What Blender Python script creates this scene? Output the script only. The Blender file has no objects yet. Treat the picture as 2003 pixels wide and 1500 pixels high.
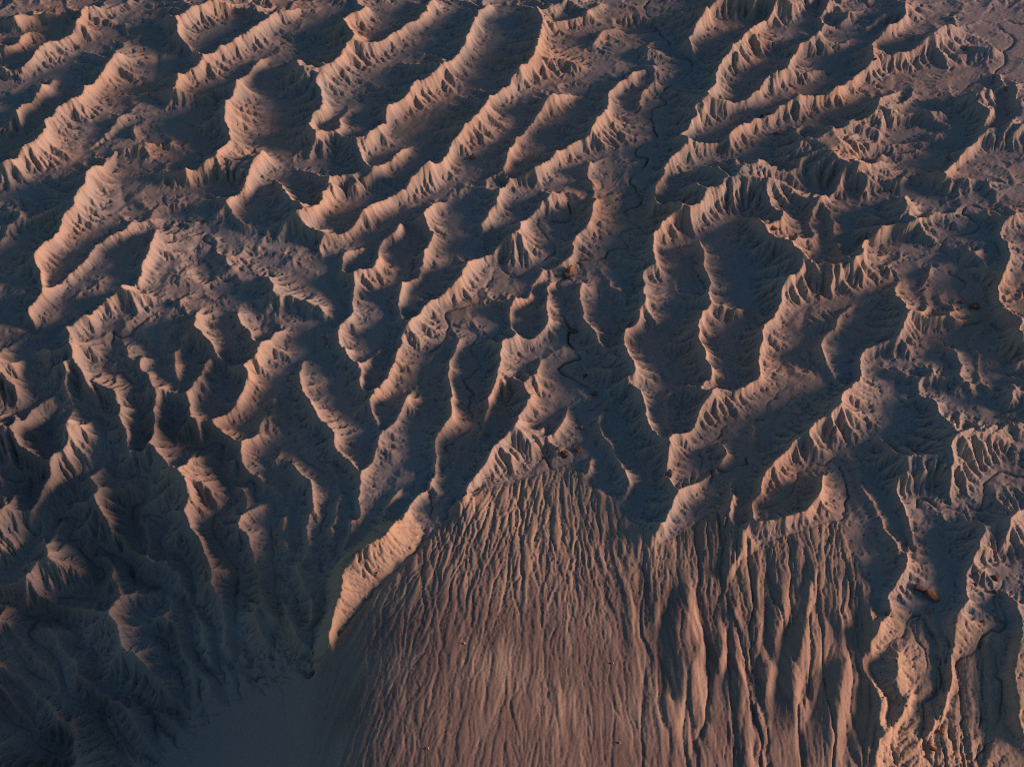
import bpy, math, random
import numpy as np

# ------------------------------------------------------------------ camera, sky, sun, exposure
CAM_H, PITCH, HFOV = 400.0, math.radians(48.0), math.radians(56.0)
PW, PH = 2003.0, 1500.0
FPX = PW / 2 / math.tan(HFOV / 2)
SUN_EL, SUN_AZ = math.radians(9.5), math.radians(3.0)      # azimuth measured from +X towards +Y
sc = bpy.context.scene
sc.render.engine = 'CYCLES'
cam_data = bpy.data.cameras.new('camera')
cam = bpy.data.objects.new('camera', cam_data)
sc.collection.objects.link(cam)
cam.location = (0, 0, CAM_H)
cam.rotation_euler = (math.pi / 2 - PITCH, 0, 0)
cam_data.sensor_fit = 'HORIZONTAL'
cam_data.angle = HFOV
cam_data.clip_start, cam_data.clip_end = 1.0, 20000.0
sc.camera = cam

world = bpy.data.worlds.new('World')
sc.world = world
world.use_nodes = True
wn = world.node_tree.nodes
wn.clear()
sky = wn.new('ShaderNodeTexSky')
sky.sky_type = 'NISHITA'
sky.sun_disc = False
sky.sun_elevation = SUN_EL
sky.ozone_density = 2.3
sky.dust_density = 0.4
sky.sun_rotation = math.pi / 2 - SUN_AZ
bg = wn.new('ShaderNodeBackground')
bg.inputs['Strength'].default_value = 0.066
wo = wn.new('ShaderNodeOutputWorld')
world.node_tree.links.new(sky.outputs[0], bg.inputs[0])
world.node_tree.links.new(bg.outputs[0], wo.inputs[0])

sun_data = bpy.data.lights.new('sun', 'SUN')
sun_data.energy = 5.0
sun_data.angle = math.radians(18.0)      # the low sun is spread wide by the evening haze: no sharp shadow edges
sun_data.color = (1.0, 0.515, 0.36)
sun = bpy.data.objects.new('sun', sun_data)
sc.collection.objects.link(sun)
from mathutils import Vector
sdir = Vector((math.cos(SUN_EL) * math.cos(SUN_AZ), math.cos(SUN_EL) * math.sin(SUN_AZ), math.sin(SUN_EL)))
sun.rotation_euler = sdir.to_track_quat('Z', 'Y').to_euler()
sun.location = (600, 300, 400)
vs = sc.view_settings
vs.view_transform, vs.look, vs.exposure, vs.gamma = 'Standard', 'None', 0.36, 1.0
vs.use_curve_mapping = False
sc.cycles.use_denoising = False
sc.cycles.filter_width = 1.1
SURVEY = '''
@ 0 0
c 690,0 600,70 560,135 480,215 390,280 290,345 180,430 80,490 0,510
t 1010,70 860,160 890,250 720,295 640,325 560,380 510,460 400,510 300,555 130,585 0,640
c 880,330 800,420 730,520 640,590 550,690 420,770 330,860 310,970 180,1060 70,1180 0,1270
t 1150,390 1160,500 1120,590 990,610 860,660 850,740 740,850 760,900 680,960 620,1060 630,1110 560,1170 480,1230 330,1275 250,1335 180,1390 0,1460
c 400,560 310,600 210,690 120,790 140,870 210,940
t 450,560 440,700 330,830 220,960 100,1040 0,1090
t 300,570 180,620 60,770 0,830
c 540,100 400,80 190,80 100,130 0,180
t 560,160 420,170 370,260 300,320 180,400 0,470
c 330,215 200,215 80,270 0,310
t 380,180 290,200 160,260 60,250 0,250
c 230,0 150,40 60,60 0,110
t 540,40 300,60 160,90 60,150
c 1950,0 1640,5 1450,40 1330,110 1300,190 1370,280 1440,380 1480,390
t 1950,40 1720,130 1690,200 1550,240 1500,350 1470,405 1300,420 1180,430
c 1950,130 1830,210 1690,290 1600,320 1490,385 1430,450 1340,490 1300,570 1280,640 1320,690
t 1950,380 1880,410 1750,510 1680,590 1500,640 1450,690
c 1950,430 1800,520 1740,610 1670,710 1640,820 1680,930 1650,1040 1590,1130 1620,1210 1780,1240
c 1190,690 1270,650 1450,690 1650,700
t 1110,770 1270,850 1450,800 1600,760
c 1190,70 1270,130 1300,190
t 1050,60 1020,130 890,160 900,250 1090,270 1160,320 1170,420 1150,560
c 800,140 900,140 920,210 1080,250
c 930,830 900,850 830,900 760,980 640,1050
t 1030,880 920,940 870,1000 700,1080 630,1110
c 1280,1030 1100,990 980,1000 870,1020 800,1070 720,1160 620,1230 620,1330 560,1400 550,1500
t 1420,1200 1200,1100 1060,1030 960,1080 870,1150 870,1210 950,1250 890,1350 900,1430 930,1500
c 1160,1220 1350,1205 1600,1200 1780,1250
t 930,1500 1050,1440 1230,1410 1450,1400 1700,1345
c 1790,1240 1790,1340 1690,1430 1690,1500
t 1430,820 1250,910 1190,960 1300,1000 1470,980 1500,1100 1590,1110
c 1040,840 960,880 980,960
@ 500 0
c 830,0 770,50 650,90 680,150 720,210 690,270 640,350 570,440 470,550 490,650 510,720 480,800 410,800 410,890 430,960 490,970
c 690,270 850,275 900,260 1000,200 1100,150 1200,80 1320,0
t 1460,30 1440,90 1310,180 1220,270 1180,340 1040,430 900,530 800,590 700,650 680,700 650,800 530,900 500,975
t 1070,0 1000,130 930,180 880,250 820,240
c 1740,0 1650,60 1600,160 1560,270 1500,360 1440,430 1350,480 1340,520 1210,580 1110,660 1040,750 970,800 960,870 900,940 790,1040 790,1130 830,1220
t 1850,0 1770,90 1780,180 1690,330 1680,420 1640,480 1650,560 1570,650 1440,710 1300,790 1280,900 1240,960 1190,1030 1060,1060 950,1110 870,1160 850,1210
c 1960,500 1850,620 1750,680 1660,780 1580,840 1540,890 1450,990 1420,1080 1370,1160 1350,1200 1230,1250 1110,1330 1000,1400 870,1480
t 1960,690 1900,780 1930,870 1820,1010 1680,1110 1560,1170 1530,1300 1370,1370 1250,1470 1200,1500
c 1130,1060 1000,1120 890,1220 780,1290 690,1330 590,1350 560,1400 480,1480 440,1500
t 1290,1070 1230,1150 1100,1230 1030,1350 880,1430 780,1490
c.7 700,640 660,800 620,960 770,1030
t 780,650 800,800 790,900 780,960
t 150,740 120,850 100,1060 180,1180 250,1225
r 260,1215 430,1250 530,1310 590,1340
c 70,1100 20,1160 -30,1250 -60,1400 -40,1480
t 240,1190 180,1300 90,1370 30,1500
c 350,30 220,60 100,110 0,180
t 440,280 380,360 240,420 100,480 30,530 20,640 150,740
r 270,430 330,530 470,550
r 1390,370 1350,480
r 1280,430 1340,470
t 480,0 520,80 470,160 360,100 250,230 20,430
t 1010,1000 1180,860 1300,790
t 250,1225 480,1210 600,1190
t 200,1330 330,1400 400,1490
c 140,1300 220,1390 330,1490
@ 1000 0
c 180,0 240,100 240,160 180,330 110,450 60,520 0,580
c 240,110 320,60 400,0
t 420,100 340,150
c.8 270,160 400,180 500,130 600,60 680,0
t 780,0 720,40 900,90 860,140 680,130 720,190 560,220 420,260 340,350
c.8 110,470 330,470 470,420 600,500
t 510,380 620,410 750,390
t 620,510 420,600 330,590 240,640 110,690 50,730 0,790
c 430,630 330,720 240,770 150,900 40,1020 -10,1070 -25,1200 -60,1330 -110,1440 -100,1500
t 610,570 560,690 530,760 420,840 290,890 200,1000 130,1130 100,1220 0,1260 -60,1380
c 1060,430 920,510 800,590 710,680 730,740 660,830 580,910 560,970 480,1030 370,1090 260,1190 150,1240 0,1290
t 760,1080 740,1130 560,1170 390,1250 410,1330 200,1390 110,1400 30,1440
w 1010,0 990,60 1010,130 1080,190 1090,240 1150,300 1170,360 1230,410 1330,460 1280,560 1180,630 1100,690 1120,760 1050,790 1040,870 1060,960 1080,1070 970,1060 930,1100 920,1140 1000,1160 990,1220 890,1290 880,1340 940,1400 960,1480
c.6 1030,260 960,400 920,500
t 840,250 880,320 840,400 860,520
c.6 820,210 690,220 600,290 600,340 750,390
c 1950,20 1700,30 1540,30 1460,80 1440,120 1320,220 1300,300 1320,370 1370,420
c 1950,90 1800,150 1700,250 1600,300 1600,360 1540,430 1510,520 1510,580 1460,660 1420,760 1350,830 1320,900 1240,950 1300,1040
t 1850,180 1720,180 1600,200 1550,150
t 1480,220 1520,290 1450,380 1400,430
t 1950,400 1830,480 1690,600 1690,690 1640,750
c 1950,540 1840,620 1820,680 1700,750 1550,780 1430,770
t 1950,720 1750,800 1600,880 1480,940 1400,980 1330,1040
r 1580,470 1720,440 1870,390
r 1600,370 1720,330 1860,330
c 1950,790 1840,830 1700,890 1580,960 1460,1000 1330,1040 1240,1080 1140,1160 1140,1230 1060,1320 1050,1480
t 1900,1110 1700,1140 1500,1160 1350,1210 1250,1290 1200,1400 1100,1480
c 1950,1280 1700,1310 1610,1350 1440,1420 1390,1500
r 1400,1200 1500,1280 1610,1350
r 1290,1270 1350,1350 1430,1410
r 1680,1160 1660,1230 1690,1310
r 1820,1150 1850,1290
r 1490,1180 1570,1240 1640,1340
c 580,990 680,1040 760,1080
r 1200,620 1170,650 1260,740 1340,800
c.6 1250,480 1170,520 1200,570
c.7 1110,620 990,640 950,720 1000,770
t 920,590 930,660 810,700 850,800 900,830
c.7 590,1180 550,1300 620,1360 610,1480
t 730,1160 770,1240 800,1330 700,1400 690,1480
c 410,1360 220,1430 210,1500
t 440,1260 490,1330 500,1400 560,1440
@ 1483 0
c 400,0 280,30 139,90
t 420,60 330,140 250,260 180,250 60,200
c 520,0 480,80 490,150 430,230 320,300 270,380 230,450 130,540 50,590 20,650 -40,690
c1.1 490,150 600,150 720,110 800,130
c1.1 500,80 650,70 800,30
c1.1 250,460 380,460 490,430 560,490
c1.1 330,310 450,290 550,290
t 820,60 640,110 520,120
t 820,140 700,180 620,220 480,180
t 650,300 560,270 420,260
t 610,390 480,420 350,440
t 950,200 820,260 700,330 600,430 560,520 450,600 300,650 150,700 60,760
c 1790,340 1600,280 1400,270 1220,290 1130,320 1040,370 870,400 800,470 700,550 550,640 480,660 290,690 150,760 80,820 0,830
t 1540,480 1440,540 1250,530 1010,550 1010,660 840,640 700,760 650,800 480,830 440,900 280,905 150,935 0,1000
c1.1 840,370 860,280 950,200 1090,110 1060,60 1080,0
t 1390,60 1190,180 1000,280 930,350 1080,330
c1.1 1200,280 1280,200 1450,130
r 830,410 760,360 650,280
r 850,270 800,170
r 960,190 900,90
c 1170,670 1080,730 990,800 940,880 900,980 870,1030 780,1090 730,1150 680,1200 600,1270 580,1360 450,1440
c1.15 860,1040 1050,1020 1200,1000
c1.15 740,1190 950,1120 1200,1060 1340,980 1400,1040
c1.15 720,1220 950,1170 1090,1150
c1.1 690,1230 1000,1250 1200,1260 1360,1280 1600,1270 1800,1280
c1.15 990,850 1200,850 1350,850 1400,910
c1.15 1010,830 1200,770 1400,790
c1.1 1180,670 1350,690 1470,690
t 1420,850 1200,820 1050,830
t 1410,740 1250,720 1100,760
t 1300,940 1130,910 960,970
t 1440,1000 1250,960 1050,1050 880,1070
t 1470,1080 1300,1080 1100,1120 850,1170
t 1380,1190 1200,1160 1000,1200 800,1215
t 1180,1240 1040,1200
r 680,1195 620,1100 650,1060 600,960 490,910
r 750,1100 720,990 690,920 640,830
r 880,1010 800,960 730,940
r 940,830 870,760 810,710
r 920,780 880,690 800,650
r 560,1110 620,1160 680,1190
r 610,1310 660,1390 740,1490
r 680,1270 760,1370 830,1440
r 780,1260 870,1360 940,1430
r 900,1260 960,1380
r 640,1270 700,1380 770,1480
t 560,1480 800,1480 960,1440 1100,1420 1300,1440
c1.1 1670,860 1680,930 1620,970 1610,1020 1500,1120 1400,1220 1370,1280
r 1670,910 1550,850 1470,780
r 1680,850 1600,740 1560,680
c1.1 1700,870 1760,760 1740,690 1640,630
c1.1 1800,960 1870,860 1910,740 1870,640 1740,530
c1.1 1680,940 1830,970 1950,960
t 1820,560 1800,700 1790,850 1730,940
t 1440,860 1480,960 1450,1080
t 1950,1130 1750,1120 1600,1160 1450,1240
w 1950,170 1830,150 1770,170 1790,210 1870,280 1880,320 1820,370 1800,380 1810,460 1740,530 1720,610 1590,600 1480,690
w 1780,370 1600,365 1480,370
r 290,690 350,790 420,880
r 500,660 570,740 670,790
r 800,550 900,600 1000,660
r 260,905 310,960 390,1020
r 480,830 560,900
t 1380,1480 1200,1400 1100,1330
t 1950,1350 1700,1340 1450,1320
@ 0 380
c 550,0 550,90 460,150 380,290 280,340 240,450 270,500 280,590 300,700 220,780 190,830 220,890 230,980
t 930,0 930,50 870,110 850,180 730,260 640,320 560,410 470,540 400,620 340,700 290,725
c 1170,170 1000,190 860,240 740,340 640,440 540,530 420,640 310,735
t 1070,260 960,350 860,400 800,480 680,550 640,620 560,660 470,740 480,830 400,920 230,990
c 1140,240 1110,370 1040,450 1000,550 940,640 860,700 740,760 660,830 650,870 480,970
t 1160,200 1060,290 980,390 900,520 830,640 760,720 640,800 500,880 400,925
t 1480,300 1440,370 1430,450 1370,520 1250,510 1190,620 1200,660 1100,690 930,700
w 1200,0 1220,90 1280,190 1330,240 1370,200 1500,180
w 1550,270 1500,330 1580,380 1490,450 1430,440 1420,380
t 1490,450 1560,490 1570,600 1500,650 1480,740
c 860,700 930,715 1080,725 1280,745 1430,735
w 1480,750 1300,780 1150,850 1030,930 910,1050 830,1000 820,1100 840,1130 810,1200 750,1270 830,1310 880,1300 1000,1400
c.5 1200,835 1000,950 790,1020 700,1060 540,1110
t 930,890 850,920 760,1000 700,1040
c 480,970 520,1050 530,1160 590,1250 610,1380 680,1410 720,1500
t 470,985 350,1000 230,1000 100,1040 0,1050
t 450,1000 330,1090 210,1150 220,1220 270,1320 230,1400 260,1490
c.8 170,1200 150,1250 130,1400 150,1500
c 1430,810 1440,900 1420,950 1510,1030 1600,1140 1660,1200 1820,1250
t 1500,770 1560,800 1610,830 1640,920 1660,1030 1680,1100 1690,1190
t 1200,900 1180,930 1160,1060 1060,1180 1190,1140 1300,1110
c 1720,810 1730,880 1830,970 1860,1050 1930,1080
c 1820,1250 1830,1290 1790,1380 1760,1500
t 1850,830 1890,900 1920,1010
t 1700,1220 1650,1330 1660,1430 1610,1490
t 970,1060 1050,1100 1200,1200 1180,1250 1200,1330 1290,1400
c.7 1000,1080 1050,1190 1020,1300 1090,1420 1100,1450
c.7 1260,1200 1300,1330 1310,1400
c 1390,1410 1410,1500
t 1390,1230 1400,1300 1350,1390
c.5 1590,300 1600,420 1700,420
c 1620,20 1720,100 1770,210 1840,240
t 1870,20 1810,150 1800,200
t 1540,180 1580,270 1720,280 1850,320
c.5 1680,560 1760,520 1880,570
t 1590,520 1620,600 1900,560
t 1560,720 1700,740 1840,740
t 0,480 80,400 240,300 350,280
t 0,620 150,640 260,640
t 0,760 130,750 200,790
t 0,900 110,960 220,1000
c.6 0,340 120,200 140,90
c.7 300,1000 330,1120 350,1250
@ 500 380
c 480,50 410,100 270,120 340,180 480,250 590,255
c 1000,0 830,75 740,130 700,200 640,240 590,260 500,270 440,320 490,430
t 1240,50 1060,80 1040,180 960,230 870,270 850,300 700,350 640,370 500,435
t 780,20 660,100 620,220 590,245
c 780,350 680,380 620,410 630,470 630,540 700,580
t 830,360 840,400 850,440 760,490 720,570
c 1100,190 1030,260 920,290 890,370 910,450 880,490 800,520 720,590 700,650 695,750 720,840 650,920 610,960 600,1060 640,1110 700,1160 770,1240 780,1330 770,1390 800,1410
t 1120,380 1000,400 1070,480 1080,540 970,680 890,760 950,860 930,930 860,1000 830,1070 840,1130 850,1150 790,1215
t 970,1130 960,1180 890,1290 830,1410
c.8 940,1120 850,1190 790,1240
c 1380,0 1250,110 1260,200 1310,290 1240,400 1220,480 1150,600 1080,680 1050,770 1080,850 1100,880
t 1530,40 1420,170 1400,220 1450,330 1430,420 1410,490 1350,570 1250,600 1250,660 1140,720 1120,800 1110,890
t 1060,80 1060,200 1160,300 1150,380 1100,470 1070,560 1000,680
c 1770,0 1790,60 1740,120 1690,190 1660,280 1680,380
t 1940,50 1900,150 1820,220 1760,290 1700,380 1620,430
c 1960,280 1830,310 1750,390 1640,430 1540,510 1520,600 1410,670 1380,720 1250,770 1210,830 1150,900 1050,1000 1080,1060 1040,1100 1000,1220 950,1370 850,1440 850,1500
w 1960,600 1880,590 1790,510 1730,580 1700,650 1620,700 1640,760 1600,800 1400,860 1420,950 1400,1050 1280,1150
t 1280,1150 1210,1230 1200,1350 1060,1420 990,1500
c.5 1060,1040 1180,1050 1280,1010 1390,980
c 1500,1030 1470,1110 1420,1200 1410,1320 1440,1400 1450,1500
w 1440,950 1530,990 1570,980 1620,1050 1560,1120 1580,1170 1650,1220 1600,1310 1550,1360 1560,1420 1600,1450 1600,1500
t 1400,1080 1390,1180 1310,1280 1300,1450
c 1950,740 1860,790 1870,900 1910,1010 1870,1070 1820,1070 1790,1180 1760,1330 1700,1500
r 1820,1070 1700,1020 1600,950
t 1900,980 1780,920 1640,900 1560,880
c 200,950 60,1080 0,1180
t 270,980 370,1040 420,1080 400,1150 330,1190 250,1270 200,1290 150,1370 130,1440 40,1500
c.6 340,1200 330,1300 350,1410 420,1500
t 490,1250 580,1400 590,1480
r 90,560 120,650 160,710 260,730 380,780 480,830 500,890 620,920
t 60,540 240,540 300,600 480,690 580,800 660,900
t 0,880 40,880 60,930 120,930 260,920 400,940 560,960
t 0,450 150,410 330,370 470,420
t 540,470 560,600 600,700 670,860
t 450,980 480,1150 580,1300 600,1430
c.5 130,930 0,1000
t 120,950 50,1060
@ 1000 380
c 400,0 300,0 210,80 120,140 80,230 0,300
w 400,0 430,80 440,160 360,190 210,170 200,220 250,290 320,400 260,470 160,530 60,600 0,570
c 660,0 600,60 580,140 550,220 480,260 470,370 440,440 350,500
w 960,60 840,110 860,180 940,250 800,280 860,390 740,400 660,480 510,480 500,560 400,620 340,660 410,770 390,880 430,980 400,1080 480,1150 500,1200 350,1260 360,1310 500,1370 600,1460 640,1500
t 480,100 490,180 420,300
c.8 530,600 510,700 540,800 550,900 620,1000 700,1100 820,1100
t 590,590 640,640 630,760 680,880 630,920 720,980 740,1080
r 640,550 700,580 720,650 800,690 940,770
r 780,440 900,470 970,520
r 840,310 930,360 1050,380
t 760,520 850,620 950,700
t 760,1090 800,1000 780,860 700,760
c 1450,0 1400,50 1340,100 1190,120 1140,140 1060,250 1060,370 1070,480 970,520 960,640 1000,750 940,800 950,880 830,980 850,1090 900,1200 910,1260 840,1320 910,1390 960,1490
t 1700,140 1600,200 1450,320 1300,350 1190,350 1180,470 1210,590 1160,640 1180,760 1240,880 1150,930 1170,1010 1000,1050 1060,1150 1190,1170 1210,1300 1150,1390 1080,1440
r 1070,490 1150,540 1210,590
r 950,880 1100,940 1170,1010
r 830,1320 700,1280 620,1240
c 1360,340 1430,420 1410,500 1450,590 1460,720 1480,790 1420,840 1400,960 1390,1060 1430,1150 1480,1250 1510,1395
t 1560,260 1480,370 1640,430 1760,500 1740,560 1600,600 1690,660 1650,770 1770,820 1720,940 1550,930 1660,1030 1540,1090 1660,1190 1610,1260 1680,1330 1600,1390 1520,1400
r 1480,790 1600,850 1720,930
r 1430,830 1330,800 1200,790
r 1390,1070 1280,1100 1180,1040
r 1440,1450 1370,1400
c 1950,870 1850,950 1850,1050 1820,1160 1830,1280 1840,1335
r 1950,770 1850,690
c 1420,1500 1510,1400 1690,1410 1840,1340
c 230,570 140,670 120,740 0,770
t 270,610 180,690 230,770 130,850 150,950 100,1030
c 330,620 250,700 260,800 250,950 110,1040 0,1065
t 400,1080 270,1110 230,1160 120,1170 110,1230
c.8 220,1190 190,1300 200,1380 150,1480
t 350,1270 400,1400 380,1490
t 0,640 90,740
r 850,1310 700,1280
t 1250,520 1350,560 1420,700
@ 1483 380
c.7 450,20 440,80 380,170 370,220 420,280 430,350 390,400
c 0,140 80,230 170,310 290,380 400,470 500,530 600,540 680,490 750,430 800,410 780,340 800,280 900,250 1000,200 1090,205 1200,205
c 370,510 220,610 190,680 170,780 140,870 40,950 50,1060 10,1160 20,1330
t 1000,620 940,665 780,700 720,760 460,785 380,790 290,850 240,920 210,990
t 310,1140 160,1190 220,1310 340,1370
c.8 710,790 640,830 600,910 590,950 480,1040 470,1130 520,1240 560,1330 630,1400
t 740,790 700,900 730,1060 620,1080 580,1140 630,1250 630,1380
t 380,800 330,900 360,1050 330,1150 430,1300 520,1420
r 470,1030 400,950 370,890
c 1120,830 1080,900 1060,1000 1000,1040 830,1100 770,1140 770,1240 760,1330 640,1410 620,1500
w 1670,910 1500,980 1400,1040 1250,1050
t 1250,1050 1240,1180 1100,1240 960,1240 890,1210 850,1280 970,1390 1060,1430 990,1480
c 1120,830 1270,860 1420,860 1500,890 1640,870
r 1120,820 1040,700 1040,590 990,540
c.6 1090,510 1030,580
c.6 1280,490 1240,600 1180,660 1220,780 1250,850
r 1310,720 1330,800 1390,850
r 1430,770 1460,860
t 1120,540 1110,650 1180,800
t 1350,620 1280,730 1300,840
t 1400,700 1400,800
c.7 1200,210 1280,110 1400,100 1530,150 1610,240
w 1950,80 1800,70 1720,110 1560,70 1490,120 1560,180 1630,240 1520,290 1380,310 1350,390 1430,460
c.6 1200,210 1220,290 1350,350
t 1360,400 1200,390 1080,350 960,370 810,390
w 1430,460 1300,450 1200,520
w 1400,560 1530,650 1470,730 1560,830
c 1950,110 1830,160 1800,300 1850,410 1840,560 1770,640 1790,760 1780,830 1850,890 1900,990 1950,1070
r 1790,320 1700,200 1640,150
r 1760,630 1640,580 1510,520 1560,430 1530,320
r 1780,830 1680,760 1660,700
t 1640,250 1720,350 1780,450
t 1430,460 1500,600 1600,700 1640,830 1700,900
t 1950,240 1880,300 1950,380
t 1950,500 1880,620 1900,700
c.6 1700,960 1580,1020 1540,1080 1620,1180 1620,1300 1700,1400 1760,1500
t 1720,960 1640,1050 1670,1170 1650,1280 1740,1400
r 1370,1070 1470,1190 1540,1350 1680,1500
r 1240,1230 1380,1320 1500,1360 1560,1380
r 950,1250 1030,1310 1180,1370 1320,1470
t 1480,1050 1560,1200 1580,1350
t 1250,1190 1400,1270
c 1950,1180 1870,1280 1850,1400 1860,1500
t 1800,1240 1790,1400
r 700,80 740,190 800,260
r 1090,205 1080,100 1050,0
r 560,180 540,260 540,370 500,470
r 600,330 600,430 590,510
r 700,300 760,410
r 180,90 220,190 290,270 330,340
r 830,80 920,160 1000,200
t 480,0 640,60 700,170 650,280 660,400
t 460,200 480,300 470,420
t 300,180 330,280
r 400,500 430,640 460,750
r 490,560 500,740
r 560,540 600,700
r 680,500 740,600 850,650
r 1140,840 1170,950 1230,1070
r 1280,860 1310,950
r 1060,1010 1130,1130 1200,1200
r 100,560 220,610
t 0,1480 100,1450 260,1380
@ 0 760
c 100,160 120,270 90,360 150,430 290,460
t 440,110 340,250 370,300 360,420 390,450
t 330,30 260,100 150,150 60,160
c 560,200 480,270 470,350 390,460 400,560 360,670 260,770 260,870 210,950 130,1030 110,1100 115,1280
t 770,400 730,550 600,620 560,680 560,760 500,800 490,840 420,920 400,1000 340,1050 260,1090 200,1210 130,1300
t 320,180 480,130 450,220 360,310
c 780,190 880,210 930,290 920,370 1020,440 1130,540 1270,590 1360,660 1420,780 1400,930
w 790,380 850,450 850,640 1060,640 1090,700 1060,820 980,860 970,1000 1040,1160
t 590,130 650,100 600,180 760,210 780,330
w 1330,470 1370,430 1490,430 1580,400 1640,440 1600,590 1680,670 1870,690 1860,780 1950,810
w 1640,680 1730,800 1650,900 1570,960 1590,1080 1700,1280 1740,1330 1730,1500
c 660,770 740,890 780,1030 860,1170
w 420,930 540,960 490,1090 580,1110 600,1200 700,1290 740,1320 720,1480
w 690,1210 730,1150 870,1240 950,1290 980,1400
c.7 940,1170 1090,1220
c 1090,930 1300,900 1400,960 1380,1000 1470,1060 1500,1150
w 1060,940 1220,960 1210,1050 1160,1120 1200,1200 1330,1230 1400,1370 1430,1500
c 1950,340 1770,400 1760,500 1780,590 1900,650 1950,700
c 1760,0 1740,80 1680,160 1590,210 1560,260 1690,350 1770,390
t 1950,60 1880,180 1790,300 1700,290
c 1380,0 1400,100 1390,200 1550,210
t 1560,80 1500,150 1590,180
c 1240,180 1150,230 1110,340 1060,450
t 1290,200 1260,370 1330,400
t 1030,130 1060,220 1030,330 1030,430
c.6 1700,800 1800,730 1850,720
c.8 170,1290 420,1290 590,1380 620,1410
t 0,600 120,640 210,620 240,700 230,850
t 0,780 130,730 200,690
t 0,1360 80,1350 110,1300
t 720,1480 640,1450 560,1500
c.7 1490,1330 1500,1430 1480,1500
c.6 830,1290 800,1380
t 980,1400 1100,1420 1180,1430
@ 500 760
c 360,0 420,110 460,200 580,330 580,400 680,490 740,590 740,640
t 600,90 660,130 660,210 750,260 810,330 790,500 800,560
c 850,0 860,150 910,260
t 1010,60 950,200 930,270
c 1040,200 920,290 870,430 820,560 740,650 740,760 750,930 700,950 680,1060 630,1180
t 1300,80 1280,190 1120,310 1150,400 1120,480 1000,620 950,700 930,800 840,960 780,1010 740,1090 660,1180
c.8 1110,30 1060,160
c.7 1190,500 1140,640 1050,760 990,810 920,900 860,980
t 1210,510 1180,650 1100,800 1030,960
c 1450,0 1430,100 1440,190 1330,350 1330,450 1310,580 1260,680 1180,770 1060,930 980,1030 850,1120 650,1220 610,1270 630,1350 610,1500
w 1600,20 1560,130 1590,240 1530,320 1400,430 1420,500 1350,610 1260,700 1280,850 1240,1060 1180,1170
c 1730,0 1680,150 1680,270 1650,330 1700,400
t 1830,110 1800,240 1710,320 1600,480 1460,680 1350,850
c1.3 1950,180 1850,290 1730,430 1600,620 1510,740 1430,860
w 1950,640 1850,670 1700,690 1560,770 1480,820 1400,920 1300,1080 1170,1170 900,1440
c 250,510 330,600 400,640 410,780 440,900
w 460,360 320,430 330,490 480,600 510,680 560,710 520,850 500,930 470,1040 460,1150 470,1300 520,1400
c.7 430,440 520,530 590,620 600,780 570,940 540,1000 570,1080
t 600,570 650,690 700,800 690,880 640,970 630,1080 600,1190 560,1270
c.7 40,690 150,720 190,850 190,950
t 250,680 240,760 200,900
c.6 260,720 240,850 230,950
t 340,830 290,950 290,1080 300,1130
c.6 160,1060 220,1150
c.8 360,990 380,1100 380,1250
c.8 270,1260 320,1350 340,1480
c.6 510,1170 530,1200
w 0,810 110,800 130,850 110,1000 120,1160 150,1300 180,1400
t 220,80 270,180 240,330 50,490 80,580 150,600 240,700
c.5 0,280 100,120 120,60
t 460,560 410,460
@ 1000 760
c 160,0 150,60 70,150 0,270
t 330,60 330,180 220,225
c.8 420,110 390,230 330,290 270,350
w 600,0 690,90 620,140 470,170 490,250 560,330 540,390 450,410 460,480 440,540 370,570
c 440,450 260,400 160,440 60,470 0,520
w 430,550 300,600 250,490 140,600 0,670
c.8 590,480 590,560 550,650 540,730
t 560,420 650,500 690,560 680,650 620,700
c.8 690,130 640,230 730,390 760,450 830,600 880,650 880,700 830,800 820,900 790,1040
t 770,100 740,290 870,330 820,430 870,510 1000,640 980,760 920,840 880,900
c 930,0 990,120 1000,200 1080,310 1140,390 1170,480 1130,560 1190,650 1220,770 1160,890 1140,1000 1070,1050 1080,1280
t 1070,60 1090,160 1130,340
r 1140,490 1000,440 900,420
t 1000,640 1090,640 1130,660
c.8 1120,0 1150,120 1140,220 1180,330
t 1240,130 1230,250 1220,320
c 1490,10 1390,110 1360,230 1310,290 1180,350 1160,380 1170,500
w 1950,60 1870,120 1880,200 1680,230 1550,280 1540,350 1400,430 1400,520 1370,610 1280,620
c 1530,370 1580,450 1520,540 1470,600 1300,700 1230,760
w 1730,500 1730,550 1670,540 1610,600 1500,600 1450,700 1430,800 1300,960 1220,1030 1150,1100
c.8 1640,640 1630,750 1610,850 1650,980 1690,1050
t 1700,680 1710,800 1690,960
t 1550,380 1680,440 1720,520
c.6 1770,250 1760,350 1790,420
c.6 1800,340 1900,500
c 1850,600 1830,700 1780,800 1770,940 1720,1040 1690,1180 1600,1320
w 1950,1090 1820,1170 1800,1210 1720,1230 1660,1330 1600,1440
r 1510,30 1600,120 1700,180
@ 1483 760
c 270,360 210,450 100,520 50,600 30,700 0,800
w 560,500 480,540 400,540 350,590 280,610 270,700 240,770 180,830 0,880
c 620,20 610,100 550,150 390,240 390,310 420,370 530,420
t 1050,240 1060,280 870,320 800,370 770,460 620,440 560,500 600,570
t 1060,20 920,80 930,180 1050,250
w 600,570 650,700 660,780 630,900 620,950 380,1020 150,1090 0,1160
c.6 660,490 750,600 780,720 870,830 930,980 1000,1100 1090,1200
t 820,630 940,840 970,920 1060,1080 1110,1190
c 490,590 480,690 400,820 300,900 130,930 0,960
c 1050,620 1020,720 1060,830 1110,950 1130,1100 1100,1230 1080,1320 990,1430 960,1500
t 1150,800 1230,920 1250,980 1330,1020 1380,1180 1350,1310 1270,1420 1210,1500
c 1950,200 1780,215 1600,245 1560,270 1450,350 1440,420 1460,580 1390,590 1290,580 1150,630 1050,620
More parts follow.
